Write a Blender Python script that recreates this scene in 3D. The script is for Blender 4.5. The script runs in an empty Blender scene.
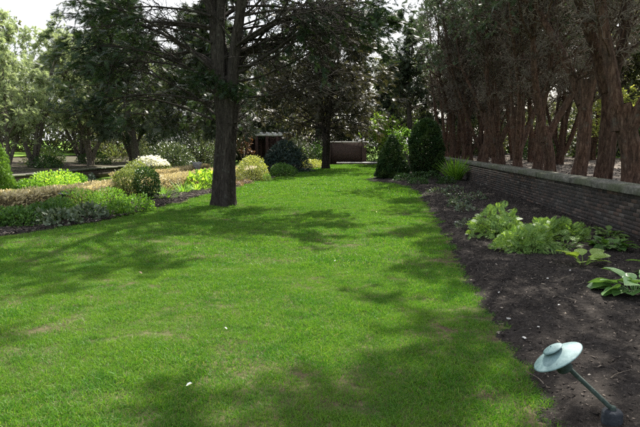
import bpy, math, random
import numpy as np
from mathutils import Vector, Matrix

R = math.radians
scene = bpy.context.scene
COL = scene.collection

# ------------------------------------------------------------------ camera
cam_d = bpy.data.cameras.new('camera'); cam = bpy.data.objects.new('camera', cam_d)
COL.objects.link(cam); scene.camera = cam
cam.location = (0, 0, 1.6)
cam.rotation_euler = (R(90 - 6.873), 0, R(3.854))
cam_d.sensor_width = 36; cam_d.lens = 36 * 560 / 640
cam_d.clip_start = 0.05; cam_d.clip_end = 1500

# ------------------------------------------------------------------ sky, sun, exposure
SUN_AZ, SUN_EL = 19.0, 50.0            # azimuth clockwise from +Y
world = bpy.data.worlds.new('World'); scene.world = world; world.use_nodes = True
wn = world.node_tree; wn.nodes.clear()
sky = wn.nodes.new('ShaderNodeTexSky'); sky.sky_type = 'NISHITA'; sky.sun_disc = False
sky.sun_elevation = R(SUN_EL); sky.sun_rotation = R(SUN_AZ)
sky.air_density = 1.0; sky.dust_density = 4.0; sky.ozone_density = 1.0
bg = wn.nodes.new('ShaderNodeBackground'); bg.inputs['Strength'].default_value = 0.15
wo = wn.nodes.new('ShaderNodeOutputWorld')
wtc = wn.nodes.new('ShaderNodeTexCoord'); wnz = wn.nodes.new('ShaderNodeTexNoise'); wnz.inputs['Scale'].default_value = 3.0; wnz.inputs['Detail'].default_value = 6
wrp = wn.nodes.new('ShaderNodeMapRange'); wrp.inputs['From Min'].default_value = 0.3; wrp.inputs['From Max'].default_value = 0.62; wrp.inputs['To Min'].default_value = 0.15; wrp.inputs['To Max'].default_value = 0.95
wmx = wn.nodes.new('ShaderNodeMix'); wmx.data_type = 'RGBA'; wmx.inputs[7].default_value = (3.1, 3.15, 3.2, 1)      # thin bright cloud over the blue
wn.links.new(wtc.outputs['Generated'], wnz.inputs[0]); wn.links.new(wnz.outputs[0], wrp.inputs[0]); wn.links.new(wrp.outputs[0], wmx.inputs[0])
wn.links.new(sky.outputs[0], wmx.inputs[6]); wn.links.new(wmx.outputs[2], bg.inputs[0]); wn.links.new(bg.outputs[0], wo.inputs[0])
sd = bpy.data.lights.new('sun', 'SUN'); sun = bpy.data.objects.new('sun', sd); COL.objects.link(sun)
sd.energy = 5.0; sd.angle = R(0.6); sd.color = (1.0, 0.95, 0.86)
sv = Vector((math.sin(R(SUN_AZ)) * math.cos(R(SUN_EL)), math.cos(R(SUN_AZ)) * math.cos(R(SUN_EL)), math.sin(R(SUN_EL))))
sun.rotation_euler = sv.to_track_quat('Z', 'Y').to_euler(); sun.location = (20, 30, 40)
vs = scene.view_settings
vs.view_transform = 'Standard'; vs.look = 'None'; vs.exposure = 1.58; vs.gamma = 1.0; vs.use_curve_mapping = False
scene.cycles.use_denoising = False
scene.cycles.max_bounces = 8; scene.cycles.transparent_max_bounces = 4
scene.cycles.diffuse_bounces = 3; scene.cycles.glossy_bounces = 2; scene.cycles.transmission_bounces = 4
scene.cycles.caustics_reflective = False; scene.cycles.caustics_refractive = False

# ------------------------------------------------------------------ materials
class NT:
    def __init__(s, name):
        s.m = bpy.data.materials.new(name); s.m.use_nodes = True
        s.t = s.m.node_tree; s.t.nodes.clear()
        s.out = s.n('ShaderNodeOutputMaterial')
    def n(s, kind, **kw):
        nd = s.t.nodes.new(kind)
        for k, v in kw.items(): setattr(nd, k, v)
        return nd
    def l(s, a, b): s.t.links.new(a, b)
    def ramp(s, fac, stops):
        r = s.n('ShaderNodeValToRGB'); e = r.color_ramp.elements
        e[0].position = stops[0][0]; e[0].color = (*stops[0][1], 1)
        e[1].position = stops[-1][0]; e[1].color = (*stops[-1][1], 1)
        for p, c in stops[1:-1]:
            x = e.new(p); x.color = (*c, 1)
        s.l(fac, r.inputs[0]); return r.outputs[0]
    def noise(s, scale, detail=4, rough=0.6, mapping=None, coord='Object', dist=0.0):
        tc = s.n('ShaderNodeTexCoord'); nz = s.n('ShaderNodeTexNoise')
        nz.inputs['Scale'].default_value = scale; nz.inputs['Detail'].default_value = detail
        nz.inputs['Roughness'].default_value = rough; nz.inputs['Distortion'].default_value = dist
        src = s.n('ShaderNodeNewGeometry').outputs['Position'] if coord == 'World' else tc.outputs[coord]
        if mapping:
            mp = s.n('ShaderNodeMapping'); mp.inputs['Scale'].default_value = mapping
            s.l(src, mp.inputs[0]); src = mp.outputs[0]
        s.l(src, nz.inputs[0]); return nz.outputs[0]
    def mix(s, fac, a, b, mode='MIX'):
        m = s.n('ShaderNodeMix', data_type='RGBA', blend_type=mode)
        for k, v in ((0, fac), (6, a), (7, b)):
            if isinstance(v, (int, float)): m.inputs[k].default_value = v
            elif isinstance(v, tuple): m.inputs[k].default_value = (*v, 1)
            else: s.l(v, m.inputs[k])
        return m.outputs[2]
    def bsdf(s, col, rough=0.8, spec=0.3, metal=0.0, bump=None, bstr=0.3, bdist=0.02):
        b = s.n('ShaderNodeBsdfPrincipled')
        if isinstance(col, tuple): b.inputs['Base Color'].default_value = (*col, 1)
        else: s.l(col, b.inputs['Base Color'])
        if isinstance(rough, (int, float)): b.inputs['Roughness'].default_value = rough
        else: s.l(rough, b.inputs['Roughness'])
        b.inputs['Specular IOR Level'].default_value = spec
        b.inputs['Metallic'].default_value = metal
        if bump is not None:
            bm = s.n('ShaderNodeBump'); bm.inputs['Strength'].default_value = bstr; bm.inputs['Distance'].default_value = bdist
            s.l(bump, bm.inputs['Height']); s.l(bm.outputs[0], b.inputs['Normal'])
        return b
    def done(s, sh):
        s.l(sh.outputs[0], s.out.inputs[0]); return s.m

def leaf_mat(name, c1, c2, trans=0.3, rough=0.5, spec=0.25, tcol=None, patch=None, pscale=1.3):
    """leaf colours vary leaf by leaf; part of the light goes through"""
    t = NT(name)
    geo = t.n('ShaderNodeNewGeometry'); oi = t.n('ShaderNodeObjectInfo')
    c = t.ramp(geo.outputs['Random Per Island'], [(0.0, c1), (1.0, c2)])
    if patch:
        nz = t.noise(pscale, 3, coord='World')
        f = t.ramp(nz, [(0.45, (0, 0, 0)), (0.62, (1, 1, 1))])
        c = t.mix(f, c, patch)
    hs = t.n('ShaderNodeHueSaturation'); t.l(c, hs.inputs['Color'])
    mr = t.n('ShaderNodeMapRange'); mr.inputs['To Min'].default_value = 0.8; mr.inputs['To Max'].default_value = 1.2
    t.l(oi.outputs['Random'], mr.inputs[0]); t.l(mr.outputs[0], hs.inputs['Value'])
    c = hs.outputs[0]
    b = t.bsdf(c, rough, spec)
    tr = t.n('ShaderNodeBsdfTranslucent')
    bc = t.mix(1.0, c, tcol or (1.5, 1.45, 0.7), 'MULTIPLY')
    t.l(bc, tr.inputs[0])
    mx = t.n('ShaderNodeMixShader'); mx.inputs[0].default_value = trans
    t.l(b.outputs[0], mx.inputs[1]); t.l(tr.outputs[0], mx.inputs[2])
    return t.done(mx)

def bark_mat(name, c1, c2, c3, vs=(9, 9, 1.6), bstr=0.9, lichen=(0.13, 0.135, 0.11)):
    t = NT(name)
    nz = t.noise(2.6, 8, 0.7, mapping=vs, dist=0.6); fine = t.noise(30, 4, 0.7, mapping=(1, 1, .35))
    big = t.noise(0.9, 3); blot = t.noise(3.5, 4, .6); oi = t.n('ShaderNodeObjectInfo')
    c = t.ramp(nz, [(0.34, c1), (0.5, c2), (0.68, c3)])
    c = t.mix(t.ramp(big, [(0.4, (0, 0, 0)), (0.65, (0.5, 0.5, 0.5))]), c, (0.055, 0.05, 0.043))
    c = t.mix(t.ramp(blot, [(0.6, (0, 0, 0)), (0.7, (0.55, 0.55, 0.55))]), c, lichen)
    c = t.mix(t.ramp(fine, [(0.35, (0.55, 0.55, 0.55)), (0.6, (0, 0, 0))]), c, c1)
    hs = t.n('ShaderNodeHueSaturation'); t.l(c, hs.inputs['Color']); mr = t.n('ShaderNodeMapRange'); mr.inputs['To Min'].default_value = 0.75; mr.inputs['To Max'].default_value = 1.3
    t.l(oi.outputs['Random'], mr.inputs[0]); t.l(mr.outputs[0], hs.inputs['Value'])
    return t.done(t.bsdf(hs.outputs[0], 0.95, 0.1, bump=nz, bstr=bstr, bdist=0.03))

M = {}
M['bark_cedar'] = bark_mat('cedar bark', (0.014, 0.0115, 0.0095), (0.042, 0.035, 0.029), (0.1, 0.086, 0.072))
M['bark_red'] = bark_mat('reddish bark', (0.02, 0.012, 0.009), (0.09, 0.05, 0.034), (0.19, 0.125, 0.09))
M['bark_grey'] = bark_mat('grey bark', (0.05, 0.043, 0.036), (0.13, 0.112, 0.09), (0.24, 0.21, 0.17))
M['stem'] = bark_mat('shrub stem', (0.03, 0.022, 0.015), (0.07, 0.05, 0.03), (0.11, 0.08, 0.05))
M['cedar_leaf'] = leaf_mat('cedar foliage', (0.012, 0.027, 0.014), (0.036, 0.064, 0.028), 0.2)
M['row_leaf'] = leaf_mat('row cedar foliage', (0.045, 0.075, 0.04), (0.12, 0.165, 0.09), 0.3, tcol=(1.2, 1.2, .9))
M['brown_conifer'] = leaf_mat('brownish conifer foliage', (0.04, 0.042, 0.026), (0.1, 0.098, 0.06), 0.25)
M['dark_leaf'] = leaf_mat('dark conifer foliage', (0.02, 0.034, 0.018), (0.06, 0.082, 0.04), 0.25)
M['pale_leaf'] = leaf_mat('pale juniper foliage', (0.15, 0.195, 0.1), (0.35, 0.41, 0.23), 0.48, tcol=(1.15, 1.15, 0.85))
M['olive_leaf'] = leaf_mat('olive background foliage', (0.06, 0.08, 0.035), (0.17, 0.185, 0.085), 0.38, tcol=(1.3, 1.25, .8))
M['yew_leaf'] = leaf_mat('clipped yew foliage', (0.012, 0.034, 0.012), (0.04, 0.09, 0.024), 0.15, patch=(0.06, 0.1, 0.025), pscale=3.0)
M['arbor_leaf'] = leaf_mat('arborvitae foliage', (0.06, 0.14, 0.02), (0.15, 0.26, 0.045), 0.3)
M['lime_leaf'] = leaf_mat('lime foliage', (0.13, 0.26, 0.03), (0.28, 0.42, 0.07), 0.5)
M['green_leaf'] = leaf_mat('green leaf', (0.035, 0.09, 0.018), (0.09, 0.18, 0.035), 0.3)
M['deep_leaf'] = leaf_mat('deep green leaf', (0.018, 0.05, 0.014), (0.055, 0.11, 0.028), 0.25, rough=0.4)
M['bright_leaf'] = leaf_mat('bright green leaf', (0.08, 0.2, 0.022), (0.18, 0.33, 0.05), 0.4)
M['fern_leaf'] = leaf_mat('astilbe leaf', (0.07, 0.15, 0.032), (0.2, 0.3, 0.08), 0.3)
M['hosta_leaf'] = leaf_mat('hosta leaf', (0.06, 0.15, 0.04), (0.15, 0.27, 0.09), 0.25, rough=0.35, spec=0.45)
M['hosta_yellow'] = leaf_mat('yellow hosta leaf', (0.16, 0.27, 0.05), (0.27, 0.38, 0.08), 0.35, rough=0.4)
M['var_leaf'] = leaf_mat('grey green leaf', (0.02, 0.045, 0.02), (0.17, 0.21, 0.13), 0.15, rough=0.35)
M['ygvar_leaf'] = leaf_mat('yellow edged leaf', (0.2, 0.26, 0.05), (0.5, 0.52, 0.2), 0.35)
M['rhodo_leaf'] = leaf_mat('rhododendron leaf', (0.045, 0.085, 0.035), (0.2, 0.24, 0.13), 0.15, rough=0.32, spec=0.6)
M['white_leaf'] = leaf_mat('white leaf', (0.8, 0.8, 0.76), (0.9, 0.9, 0.87), 0.2)
M['olive_shrub'] = leaf_mat('olive shrub leaf', (0.1, 0.15, 0.04), (0.22, 0.26, 0.09), 0.3)
M['tan_leaf'] = leaf_mat('bronzed hedge leaf', (0.33, 0.29, 0.145), (0.56, 0.48, 0.29), 0.25, tcol=(1.1, 1.05, 0.8))
M['tan_inner'] = bark_mat('hedge twigs', (0.06, 0.05, 0.025), (0.15, 0.125, 0.06), (0.26, 0.21, 0.11), vs=(14, 14, 14))
M['red_leaf'] = leaf_mat('reddish leaf', (0.09, 0.042, 0.026), (0.2, 0.11, 0.065), 0.3)
M['dry_leaf'] = leaf_mat('dry leaf', (0.16, 0.1, 0.055), (0.4, 0.3, 0.2), 0.2)
M['blue_leaf'] = leaf_mat('blue conifer foliage', (0.018, 0.036, 0.03), (0.05, 0.085, 0.065), 0.15)

def m_grass():
    t = NT('grass blades')
    geo = t.n('ShaderNodeNewGeometry')
    c = t.ramp(geo.outputs['Random Per Island'], [(0.0, (0.038, 0.12, 0.01)), (0.6, (0.068, 0.185, 0.015)), (0.9, (0.13, 0.25, 0.03)), (0.95, (0.2, 0.25, 0.06)), (1.0, (0.3, 0.27, 0.13))])
    big = t.noise(0.55, 4, 0.6, coord='World')
    c = t.mix(t.ramp(big, [(0.42, (0, 0, 0)), (0.62, (0.6, 0.6, 0.6))]), c, (0.115, 0.22, 0.026))
    pat = t.noise(6.5, 4, 0.65, coord='World')
    c = t.mix(t.ramp(pat, [(0.52, (0, 0, 0)), (0.7, (0.6, 0.6, 0.6))]), c, (0.14, 0.235, 0.035))
    mid = t.noise(2.4, 3, 0.6, coord='World')
    c = t.mix(t.ramp(mid, [(0.5, (0, 0, 0)), (0.68, (0.5, 0.5, 0.5))]), c, (0.03, 0.12, 0.014))
    b = t.bsdf(c, 0.5, 0.25)
    tr = t.n('ShaderNodeBsdfTranslucent'); t.l(t.mix(1.0, c, (1.35, 1.4, 0.6), 'MULTIPLY'), tr.inputs[0])
    mx = t.n('ShaderNodeMixShader'); mx.inputs[0].default_value = 0.38
    t.l(b.outputs[0], mx.inputs[1]); t.l(tr.outputs[0], mx.inputs[2])
    return t.done(mx)
M['grass'] = m_grass()

def m_lawn():
    t = NT('lawn soil and thatch')
    a = t.noise(14, 5, 0.7); b = t.noise(0.8, 3)
    c = t.ramp(a, [(0.3, (0.035, 0.028, 0.018)), (0.55, (0.075, 0.06, 0.036)), (0.75, (0.16, 0.125, 0.08))])
    c = t.mix(t.ramp(b, [(0.4, (0, 0, 0)), (0.6, (0.35, 0.35, 0.35))]), c, (0.05, 0.085, 0.02))
    return t.done(t.bsdf(c, 1.0, 0.05, bump=a, bstr=0.6, bdist=0.02))
M['lawn'] = m_lawn()

def m_mulch():
    t = NT('dark mulch')
    a = t.noise(22, 6, 0.75, coord='World'); b = t.noise(0.9, 3, coord='World'); d = t.noise(90, 3, 0.7, coord='World')
    c = t.ramp(a, [(0.3, (0.008, 0.0065, 0.0055)), (0.52, (0.02, 0.017, 0.015)), (0.72, (0.078, 0.068, 0.06))])
    c = t.mix(t.ramp(b, [(0.42, (0, 0, 0)), (0.66, (0.45, 0.45, 0.45))]), c, (0.045, 0.039, 0.034))
    c = t.mix(t.ramp(d, [(0.62, (0, 0, 0)), (0.74, (0.7, 0.7, 0.7))]), c, (0.17, 0.14, 0.115))
    return t.done(t.bsdf(c, 1.0, 0.08, bump=a, bstr=0.9, bdist=0.03))
M['mulch'] = m_mulch()

def m_chip():
    t = NT('wood chips'); oi = t.n('ShaderNodeObjectInfo')
    c = t.ramp(oi.outputs['Random'], [(0.0, (0.014, 0.011, 0.01)), (0.5, (0.04, 0.033, 0.028)), (0.84, (0.09, 0.075, 0.063)), (0.985, (0.2, 0.165, 0.13)), (1.0, (0.4, 0.35, 0.29))])
    return t.done(t.bsdf(c, 0.9, 0.15))
M['chip'] = m_chip()

def m_duff(name, cols, scale=6):
    t = NT(name)
    a = t.noise(scale, 6, 0.75, coord='World'); b = t.noise(0.35, 3, coord='World')
    c = t.ramp(a, [(0.3, cols[0]), (0.5, cols[1]), (0.7, cols[2])])
    c = t.mix(t.ramp(b, [(0.45, (0, 0, 0)), (0.62, (0.6, 0.6, 0.6))]), c, cols[3])
    return t.done(t.bsdf(c, 1.0, 0.08, bump=a, bstr=0.7, bdist=0.04))
M['duff'] = m_duff('woodland floor', [(0.05, 0.042, 0.034), (0.13, 0.112, 0.094), (0.26, 0.23, 0.2), (0.16, 0.135, 0.112)])
M['meadow'] = m_duff('far grass', [(0.05, 0.11, 0.015), (0.1, 0.19, 0.025), (0.17, 0.25, 0.04), (0.1, 0.15, 0.03)], 3)
M['gravel'] = m_duff('pale gravel', [(0.2, 0.165, 0.115), (0.3, 0.255, 0.19), (0.4, 0.35, 0.28), (0.28, 0.235, 0.17)], 25)

def m_brick(per_object):
    t = NT('brick' if per_object else 'brick courses')
    if per_object: rnd = t.n('ShaderNodeObjectInfo').outputs['Random']
    else: rnd = t.n('ShaderNodeNewGeometry').outputs['Random Per Island']
    c = t.ramp(rnd, [(0.0, (0.026, 0.023, 0.021)), (0.35, (0.05, 0.041, 0.036)), (0.7, (0.075, 0.052, 0.042)), (0.9, (0.12, 0.075, 0.055)), (1.0, (0.14, 0.125, 0.11))])
    a = t.noise(30, 5, 0.7, coord='World'); b = t.noise(1.6, 4, 0.65, coord='World')
    c = t.mix(t.ramp(b, [(0.45, (0, 0, 0)), (0.66, (0.75, 0.75, 0.75))]), c, (0.06, 0.058, 0.053))
    c = t.mix(t.ramp(a, [(0.4, (0.6, 0.6, 0.6)), (0.7, (1, 1, 1))]), (0.05, 0.045, 0.04), c)
    return t.done(t.bsdf(c, 0.95, 0.15, bump=a, bstr=0.5, bdist=0.006))
M['brick'] = m_brick(True); M['brick_far'] = m_brick(False)

def m_stone(name, lo, mid, hi, moss=None, sc=9):
    t = NT(name)
    a = t.noise(sc, 6, 0.7, coord='World'); b = t.noise(1.3, 4, 0.6, coord='World'); d = t.noise(60, 3, 0.7, coord='World')
    c = t.ramp(a, [(0.3, lo), (0.52, mid), (0.72, hi)])
    if moss: c = t.mix(t.ramp(b, [(0.42, (0, 0, 0)), (0.6, (0.7, 0.7, 0.7))]), c, moss)
    return t.done(t.bsdf(c, 0.92, 0.2, bump=d, bstr=0.5, bdist=0.01))
M['coping'] = m_stone('mossy coping stone', (0.05, 0.048, 0.04), (0.115, 0.112, 0.092), (0.215, 0.205, 0.175), (0.07, 0.082, 0.042))
M['mortar'] = m_stone('mortar', (0.05, 0.047, 0.042), (0.085, 0.08, 0.072), (0.14, 0.13, 0.118))
M['pale_stone'] = m_stone('pale stone', (0.5, 0.48, 0.44), (0.64, 0.62, 0.57), (0.75, 0.73, 0.69))
M['grey_stone'] = m_stone('grey stone', (0.12, 0.12, 0.12), (0.22, 0.22, 0.22), (0.33, 0.33, 0.33))
M['white_paint'] = m_stone('weathered white paint', (0.55, 0.54, 0.5), (0.7, 0.69, 0.66), (0.78, 0.77, 0.74))
M['brown_paint'] = m_stone('dark red brown timber', (0.035, 0.022, 0.019), (0.06, 0.034, 0.029), (0.1, 0.06, 0.05))
def m_wallfar():
    t = NT('distant brickwork')
    tc = t.n('ShaderNodeTexCoord'); mp = t.n('ShaderNodeMapping'); mp.inputs['Rotation'].default_value = (R(90), 0, 0)
    br = t.n('ShaderNodeTexBrick'); br.inputs['Scale'].default_value = 4.6
    br.inputs['Color1'].default_value = (0.045, 0.026, 0.022, 1); br.inputs['Color2'].default_value = (0.075, 0.043, 0.034, 1); br.inputs['Mortar'].default_value = (0.08, 0.07, 0.06, 1)
    br.inputs['Mortar Size'].default_value = 0.03
    t.l(tc.outputs['Object'], mp.inputs[0]); t.l(mp.outputs[0], br.inputs[0])
    return t.done(t.bsdf(br.outputs[0], 0.95, 0.1))
M['brick_end'] = m_wallfar()
def m_verd():
    t = NT('verdigris copper')
    a = t.noise(16, 6, 0.7); b = t.noise(5, 4, 0.6); s = t.noise(70, 2)
    c = t.ramp(a, [(0.3, (0.07, 0.13, 0.13)), (0.5, (0.14, 0.22, 0.22)), (0.7, (0.24, 0.33, 0.325))])
    c = t.mix(t.ramp(b, [(0.45, (0, 0, 0)), (0.7, (0.6, 0.6, 0.6))]), c, (0.085, 0.13, 0.13))
    c = t.mix(t.ramp(s, [(0.66, (0, 0, 0)), (0.74, (0.5, 0.5, 0.5))]), c, (0.04, 0.05, 0.045))
    return t.done(t.bsdf(c, 0.62, 0.35, bump=a, bstr=0.15, bdist=0.004))
M['verdigris'] = m_verd()
M['dark_metal'] = m_stone('dark green metal', (0.022, 0.035, 0.03), (0.04, 0.058, 0.05), (0.085, 0.1, 0.085), sc=25)
M['black_plastic'] = m_stone('dusty black plastic', (0.015, 0.018, 0.022), (0.028, 0.032, 0.038), (0.075, 0.08, 0.085), sc=30)
def m_glass():
    t = NT('cloudy lamp glass'); b = t.bsdf((0.35, 0.38, 0.36), 0.35, 0.5); b.inputs['Transmission Weight'].default_value = 0.6
    return t.done(b)
M['glass'] = m_glass()
M['dead_branch'] = bark_mat('dead branches', (0.085, 0.07, 0.055), (0.2, 0.168, 0.135), (0.36, 0.315, 0.26))
M['twig'] = bark_mat('dry twig', (0.09, 0.07, 0.05), (0.2, 0.165, 0.13), (0.34, 0.3, 0.25))

# ------------------------------------------------------------------ mesh helpers
class MB:
    def __init__(s): s.v = []; s.t = []; s.q = []; s.n = 0; s.mt = []; s.mq = []
    def add(s, v, tris=None, quads=None, mi=0):
        v = np.asarray(v, float).reshape(-1, 3)
        if tris is not None and len(tris):
            s.t.append(np.asarray(tris, int).reshape(-1, 3) + s.n); s.mt.append(np.full(len(s.t[-1]), mi))
        if quads is not None and len(quads):
            s.q.append(np.asarray(quads, int).reshape(-1, 4) + s.n); s.mq.append(np.full(len(s.q[-1]), mi))
        s.v.append(v); s.n += len(v)
    def mesh(s, name, mats, smooth=False):
        v = np.concatenate(s.v); t = np.concatenate(s.t) if s.t else np.zeros((0, 3), int); q = np.concatenate(s.q) if s.q else np.zeros((0, 4), int)
        me = bpy.data.meshes.new(name)
        me.vertices.add(len(v)); me.vertices.foreach_set('co', v.astype(np.float32).ravel())
        nl = t.size + q.size; me.loops.add(nl); me.loops.foreach_set('vertex_index', np.concatenate([t.ravel(), q.ravel()]).astype(np.int32))
        me.polygons.add(len(t) + len(q))
        st = np.concatenate([np.arange(len(t)) * 3, t.size + np.arange(len(q)) * 4]).astype(np.int32)
        me.polygons.foreach_set('loop_start', st)
        mats = mats if isinstance(mats, list) else [mats]
        for m in mats: me.materials.append(m)
        if len(mats) > 1:
            me.polygons.foreach_set('material_index', np.concatenate(s.mt + s.mq).astype(np.int32))
        if smooth: me.polygons.foreach_set('use_smooth', np.ones(len(me.polygons), bool))
        me.update(calc_edges=True); me.validate()
        return me
    def build(s, name, mats, parent=None, smooth=False):
        o = bpy.data.objects.new(name, s.mesh(name, mats, smooth)); COL.objects.link(o); o.parent = parent
        return o

def tag(o, label=None, cat=None, group=None, kind=None):
    if label: o['label'] = label
    if cat: o['category'] = cat
    if group: o['group'] = group
    if kind: o['kind'] = kind
    return o
def empty(name, loc, rz=0, scale=1):
    o = bpy.data.objects.new(name, None); COL.objects.link(o); o.location = loc; o.rotation_euler = (0, 0, rz)
    o.scale = (scale,) * 3 if isinstance(scale, (int, float)) else scale
    o.empty_display_size = 0.1
    return o
def copy_tree(o, parent=None):
    c = o.copy(); COL.objects.link(c); c.parent = parent
    for ch in o.children: copy_tree(ch, c)
    return c
def unit(a): return a / np.maximum(np.linalg.norm(a, axis=-1, keepdims=True), 1e-9)
def frames(d, up):
    """columns X,Y,Z with Y along d and Z near up"""
    y = unit(d); x = unit(np.cross(y, up)); z = np.cross(x, y)
    return np.stack([x, y, z], axis=-1)
def scatter(mb, tv, tf, pos, d, up, s, mi=0):
    n = len(pos)
    if n == 0: return
    Rm = frames(d, up); s = np.broadcast_to(np.asarray(s, float), (n,))
    v = np.einsum('nij,kj->nki', Rm, tv) * s[:, None, None] + pos[:, None, :]
    k = len(tv); f = (np.asarray(tf)[None] + (np.arange(n) * k)[:, None, None]).reshape(-1, 3)
    mb.add(v.reshape(-1, 3), tris=f, mi=mi)
def tubes(mb, P, Rd, k=4, cap=False):
    """n polylines P (n,m,3), radii (n,m)"""
    P = np.asarray(P, float); Rd = np.asarray(Rd, float)
    if P.ndim == 2: P = P[None]; Rd = Rd[None]
    n, m, _ = P.shape
    if n == 0: return
    T = np.empty_like(P); T[:, 1:-1] = P[:, 2:] - P[:, :-2]; T[:, 0] = P[:, 1] - P[:, 0]; T[:, -1] = P[:, -1] - P[:, -2]
    T = unit(T); ref = np.where(np.abs(T[:, :1, 2:3]) > 0.8, np.array([[[1., 0, 0]]]), np.array([[[0., 0, 1.]]]))
    X = unit(np.cross(T, np.broadcast_to(ref, T.shape))); Y = np.cross(T, X)
    a = np.arange(k) * 2 * math.pi / k
    V = P[:, :, None] + Rd[:, :, None, None] * (X[:, :, None] * np.cos(a)[:, None] + Y[:, :, None] * np.sin(a)[:, None])
    i = np.arange(m - 1)[:, None] * k; j = np.arange(k)[None]; j2 = (j + 1) % k
    q = np.stack([i + j, i + j2, i + k + j2, i + k + j], -1).reshape(-1, 4)
    q = (q[None] + (np.arange(n) * m * k)[:, None, None]).reshape(-1, 4)
    mb.add(V.reshape(-1, 3), quads=q)
def fluted(mb, P, Rd, rng, k=22, flare=0.5, flh=0.5, amp=0.09, ridge=0.035):
    """trunk: round in section with flutes, bark ridges, knots and root flare"""
    P = np.asarray(P); t0 = np.linspace(0, 1, len(P)); m = max(30, len(P) * 2) if k > 14 else len(P) + 6; t1 = np.linspace(0, 1, m)
    P = np.stack([np.interp(t1, t0, P[:, c]) for c in range(3)], -1); Rd = np.interp(t1, t0, Rd)
    if k > 14:
        for _ in range(2): P[1:-1] = (P[:-2] + 2 * P[1:-1] + P[2:]) / 4
    a = np.arange(k) * 2 * math.pi / k
    ph = rng.uniform(0, 6.28, 8); z = P[:, 2] - P[0, 2]; nk = rng.randint(9, 15)
    prof = np.zeros((m, k))
    for i in range(m):
        fl = math.exp(-z[i] / flh)
        prof[i] = 1 + (amp + 0.12 * fl) * np.cos(5 * a + ph[0] + 0.25 * z[i]) + amp * 0.8 * np.cos(3 * a + ph[1] - 0.35 * z[i]) + 0.05 * np.cos(9 * a + ph[2] + .5 * z[i]) + flare * fl \
            + ridge * np.cos(nk * a + ph[3] + 1.3 * np.sin(z[i] * 1.1 + ph[4]) + .8 * np.sin(3 * a + z[i])) + ridge * .5 * rng.normal(0, 1, k) + .03 * np.sin(z[i] * 3.1 + ph[5])
    for _ in range(int(m * .3)):
        i = rng.randint(1, m - 1); j = rng.randint(k); prof[i, j] += rng.uniform(.05, .16); prof[i, (j + 1) % k] += .05
    T = np.gradient(P, axis=0); T = unit(T); X = unit(np.cross(T, np.array([0.02, 1., 0]))); Y = np.cross(T, X)
    V = P[:, None] + (Rd[:, None] * prof)[:, :, None] * (X[:, None] * np.cos(a)[None, :, None] - Y[:, None] * np.sin(a)[None, :, None])
    i = np.arange(m - 1)[:, None] * k; j = np.arange(k)[None]; j2 = (j + 1) % k
    mb.add(V.reshape(-1, 3), quads=np.stack([i + j, i + k + j, i + k + j2, i + j2], -1).reshape(-1, 4))
def path(rng, p0, d0, L, n, wob=0.1, pull=0.0):
    p = np.array(p0, float); d = unit(np.array(d0, float)); out = [p.copy()]; st = L / n
    for i in range(n):
        pl = pull(i / n) if callable(pull) else pull
        d = unit(d + rng.normal(0, wob, 3) + np.array([0, 0, pl])); p = p + d * st; out.append(p.copy())
    return np.array(out)
def boxv(mb, x0, x1, y0, y1, z0, z1, mi=0):
    v = [(x, y, z) for z in (z0, z1) for y in (y0, y1) for x in (x0, x1)]
    mb.add(v, quads=[(0, 2, 3, 1), (4, 5, 7, 6), (0, 1, 5, 4), (2, 6, 7, 3), (0, 4, 6, 2), (1, 3, 7, 5)], mi=mi)
def bevbox(mb, x0, x1, y0, y1, z0, z1, b):
    """box with chamfered edges (44 tris)"""
    import bmesh
    bm = bmesh.new(); bmesh.ops.create_cube(bm, size=1)
    for v in bm.verts:
        v.co = (x0 + (v.co.x + .5) * (x1 - x0), y0 + (v.co.y + .5) * (y1 - y0), z0 + (v.co.z + .5) * (z1 - z0))
    bmesh.ops.bevel(bm, geom=list(bm.edges), offset=b, segments=1, affect='EDGES')
    bmesh.ops.triangulate(bm, faces=list(bm.faces)); bm.verts.ensure_lookup_table()
    mb.add([tuple(v.co) for v in bm.verts], tris=[[v.index for v in f.verts] for f in bm.faces]); bm.free()
def lathe(mb, prof, k=40, mat=None, off=(0, 0, 0)):
    a = np.arange(k) * 2 * math.pi / k; prof = np.array(prof, float); m = len(prof)
    V = np.stack([prof[:, 0:1] * np.cos(a), prof[:, 0:1] * np.sin(a), np.repeat(prof[:, 1:2], k, 1)], -1) + np.array(off)
    if mat is not None: V = V @ np.array(mat).T
    i = np.arange(m - 1)[:, None] * k; j = np.arange(k)[None]; j2 = (j + 1) % k
    mb.add(V.reshape(-1, 3), quads=np.stack([i + j, i + j2, i + k + j2, i + k + j], -1).reshape(-1, 4))

# leaf templates: growth along +Y, upper face +Z
def t_spray(nb=4, w=0.07, ang=38, L=1.0, curl=0.12):
    """flat conifer spray: an axis blade and side blades"""
    v = []; f = []
    def blade(b, a, l, ww):
        d = np.array([math.sin(a), math.cos(a), 0]); s = np.array([d[1], -d[0], 0]); b = np.array(b)
        i = len(v); e = b + d * l + np.array([0, 0, -curl * l * l]); v.extend([b - s * ww * .4, b + s * ww, e]); f.append((i, i + 1, i + 2))
    blade((0, 0, 0), 0, L, w)
    for i in range(nb):
        y = (0.12 + 0.7 * i / nb) * L
        for sg in (-1, 1): blade((0, y, -curl * y * y), sg * R(ang), L * (0.55 - 0.3 * i / nb), w)
    return np.array(v), np.array(f)
def t_leaf(w=0.25, fold=0.08, droop=0.15):
    v = [(0, 0, 0), (-w, .35, fold), (0, .4, -0.0), (w, .35, fold), (-w * .75, .7, fold - droop * .5), (0, .75, -droop * .5), (w * .75, .7, fold - droop * .5), (0, 1, -droop)]
    f = [(0, 2, 1), (0, 3, 2), (1, 2, 5), (1, 5, 4), (2, 3, 6), (2, 6, 5), (4, 5, 7), (5, 6, 7)]
    return np.array(v, float), np.array(f)
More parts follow.
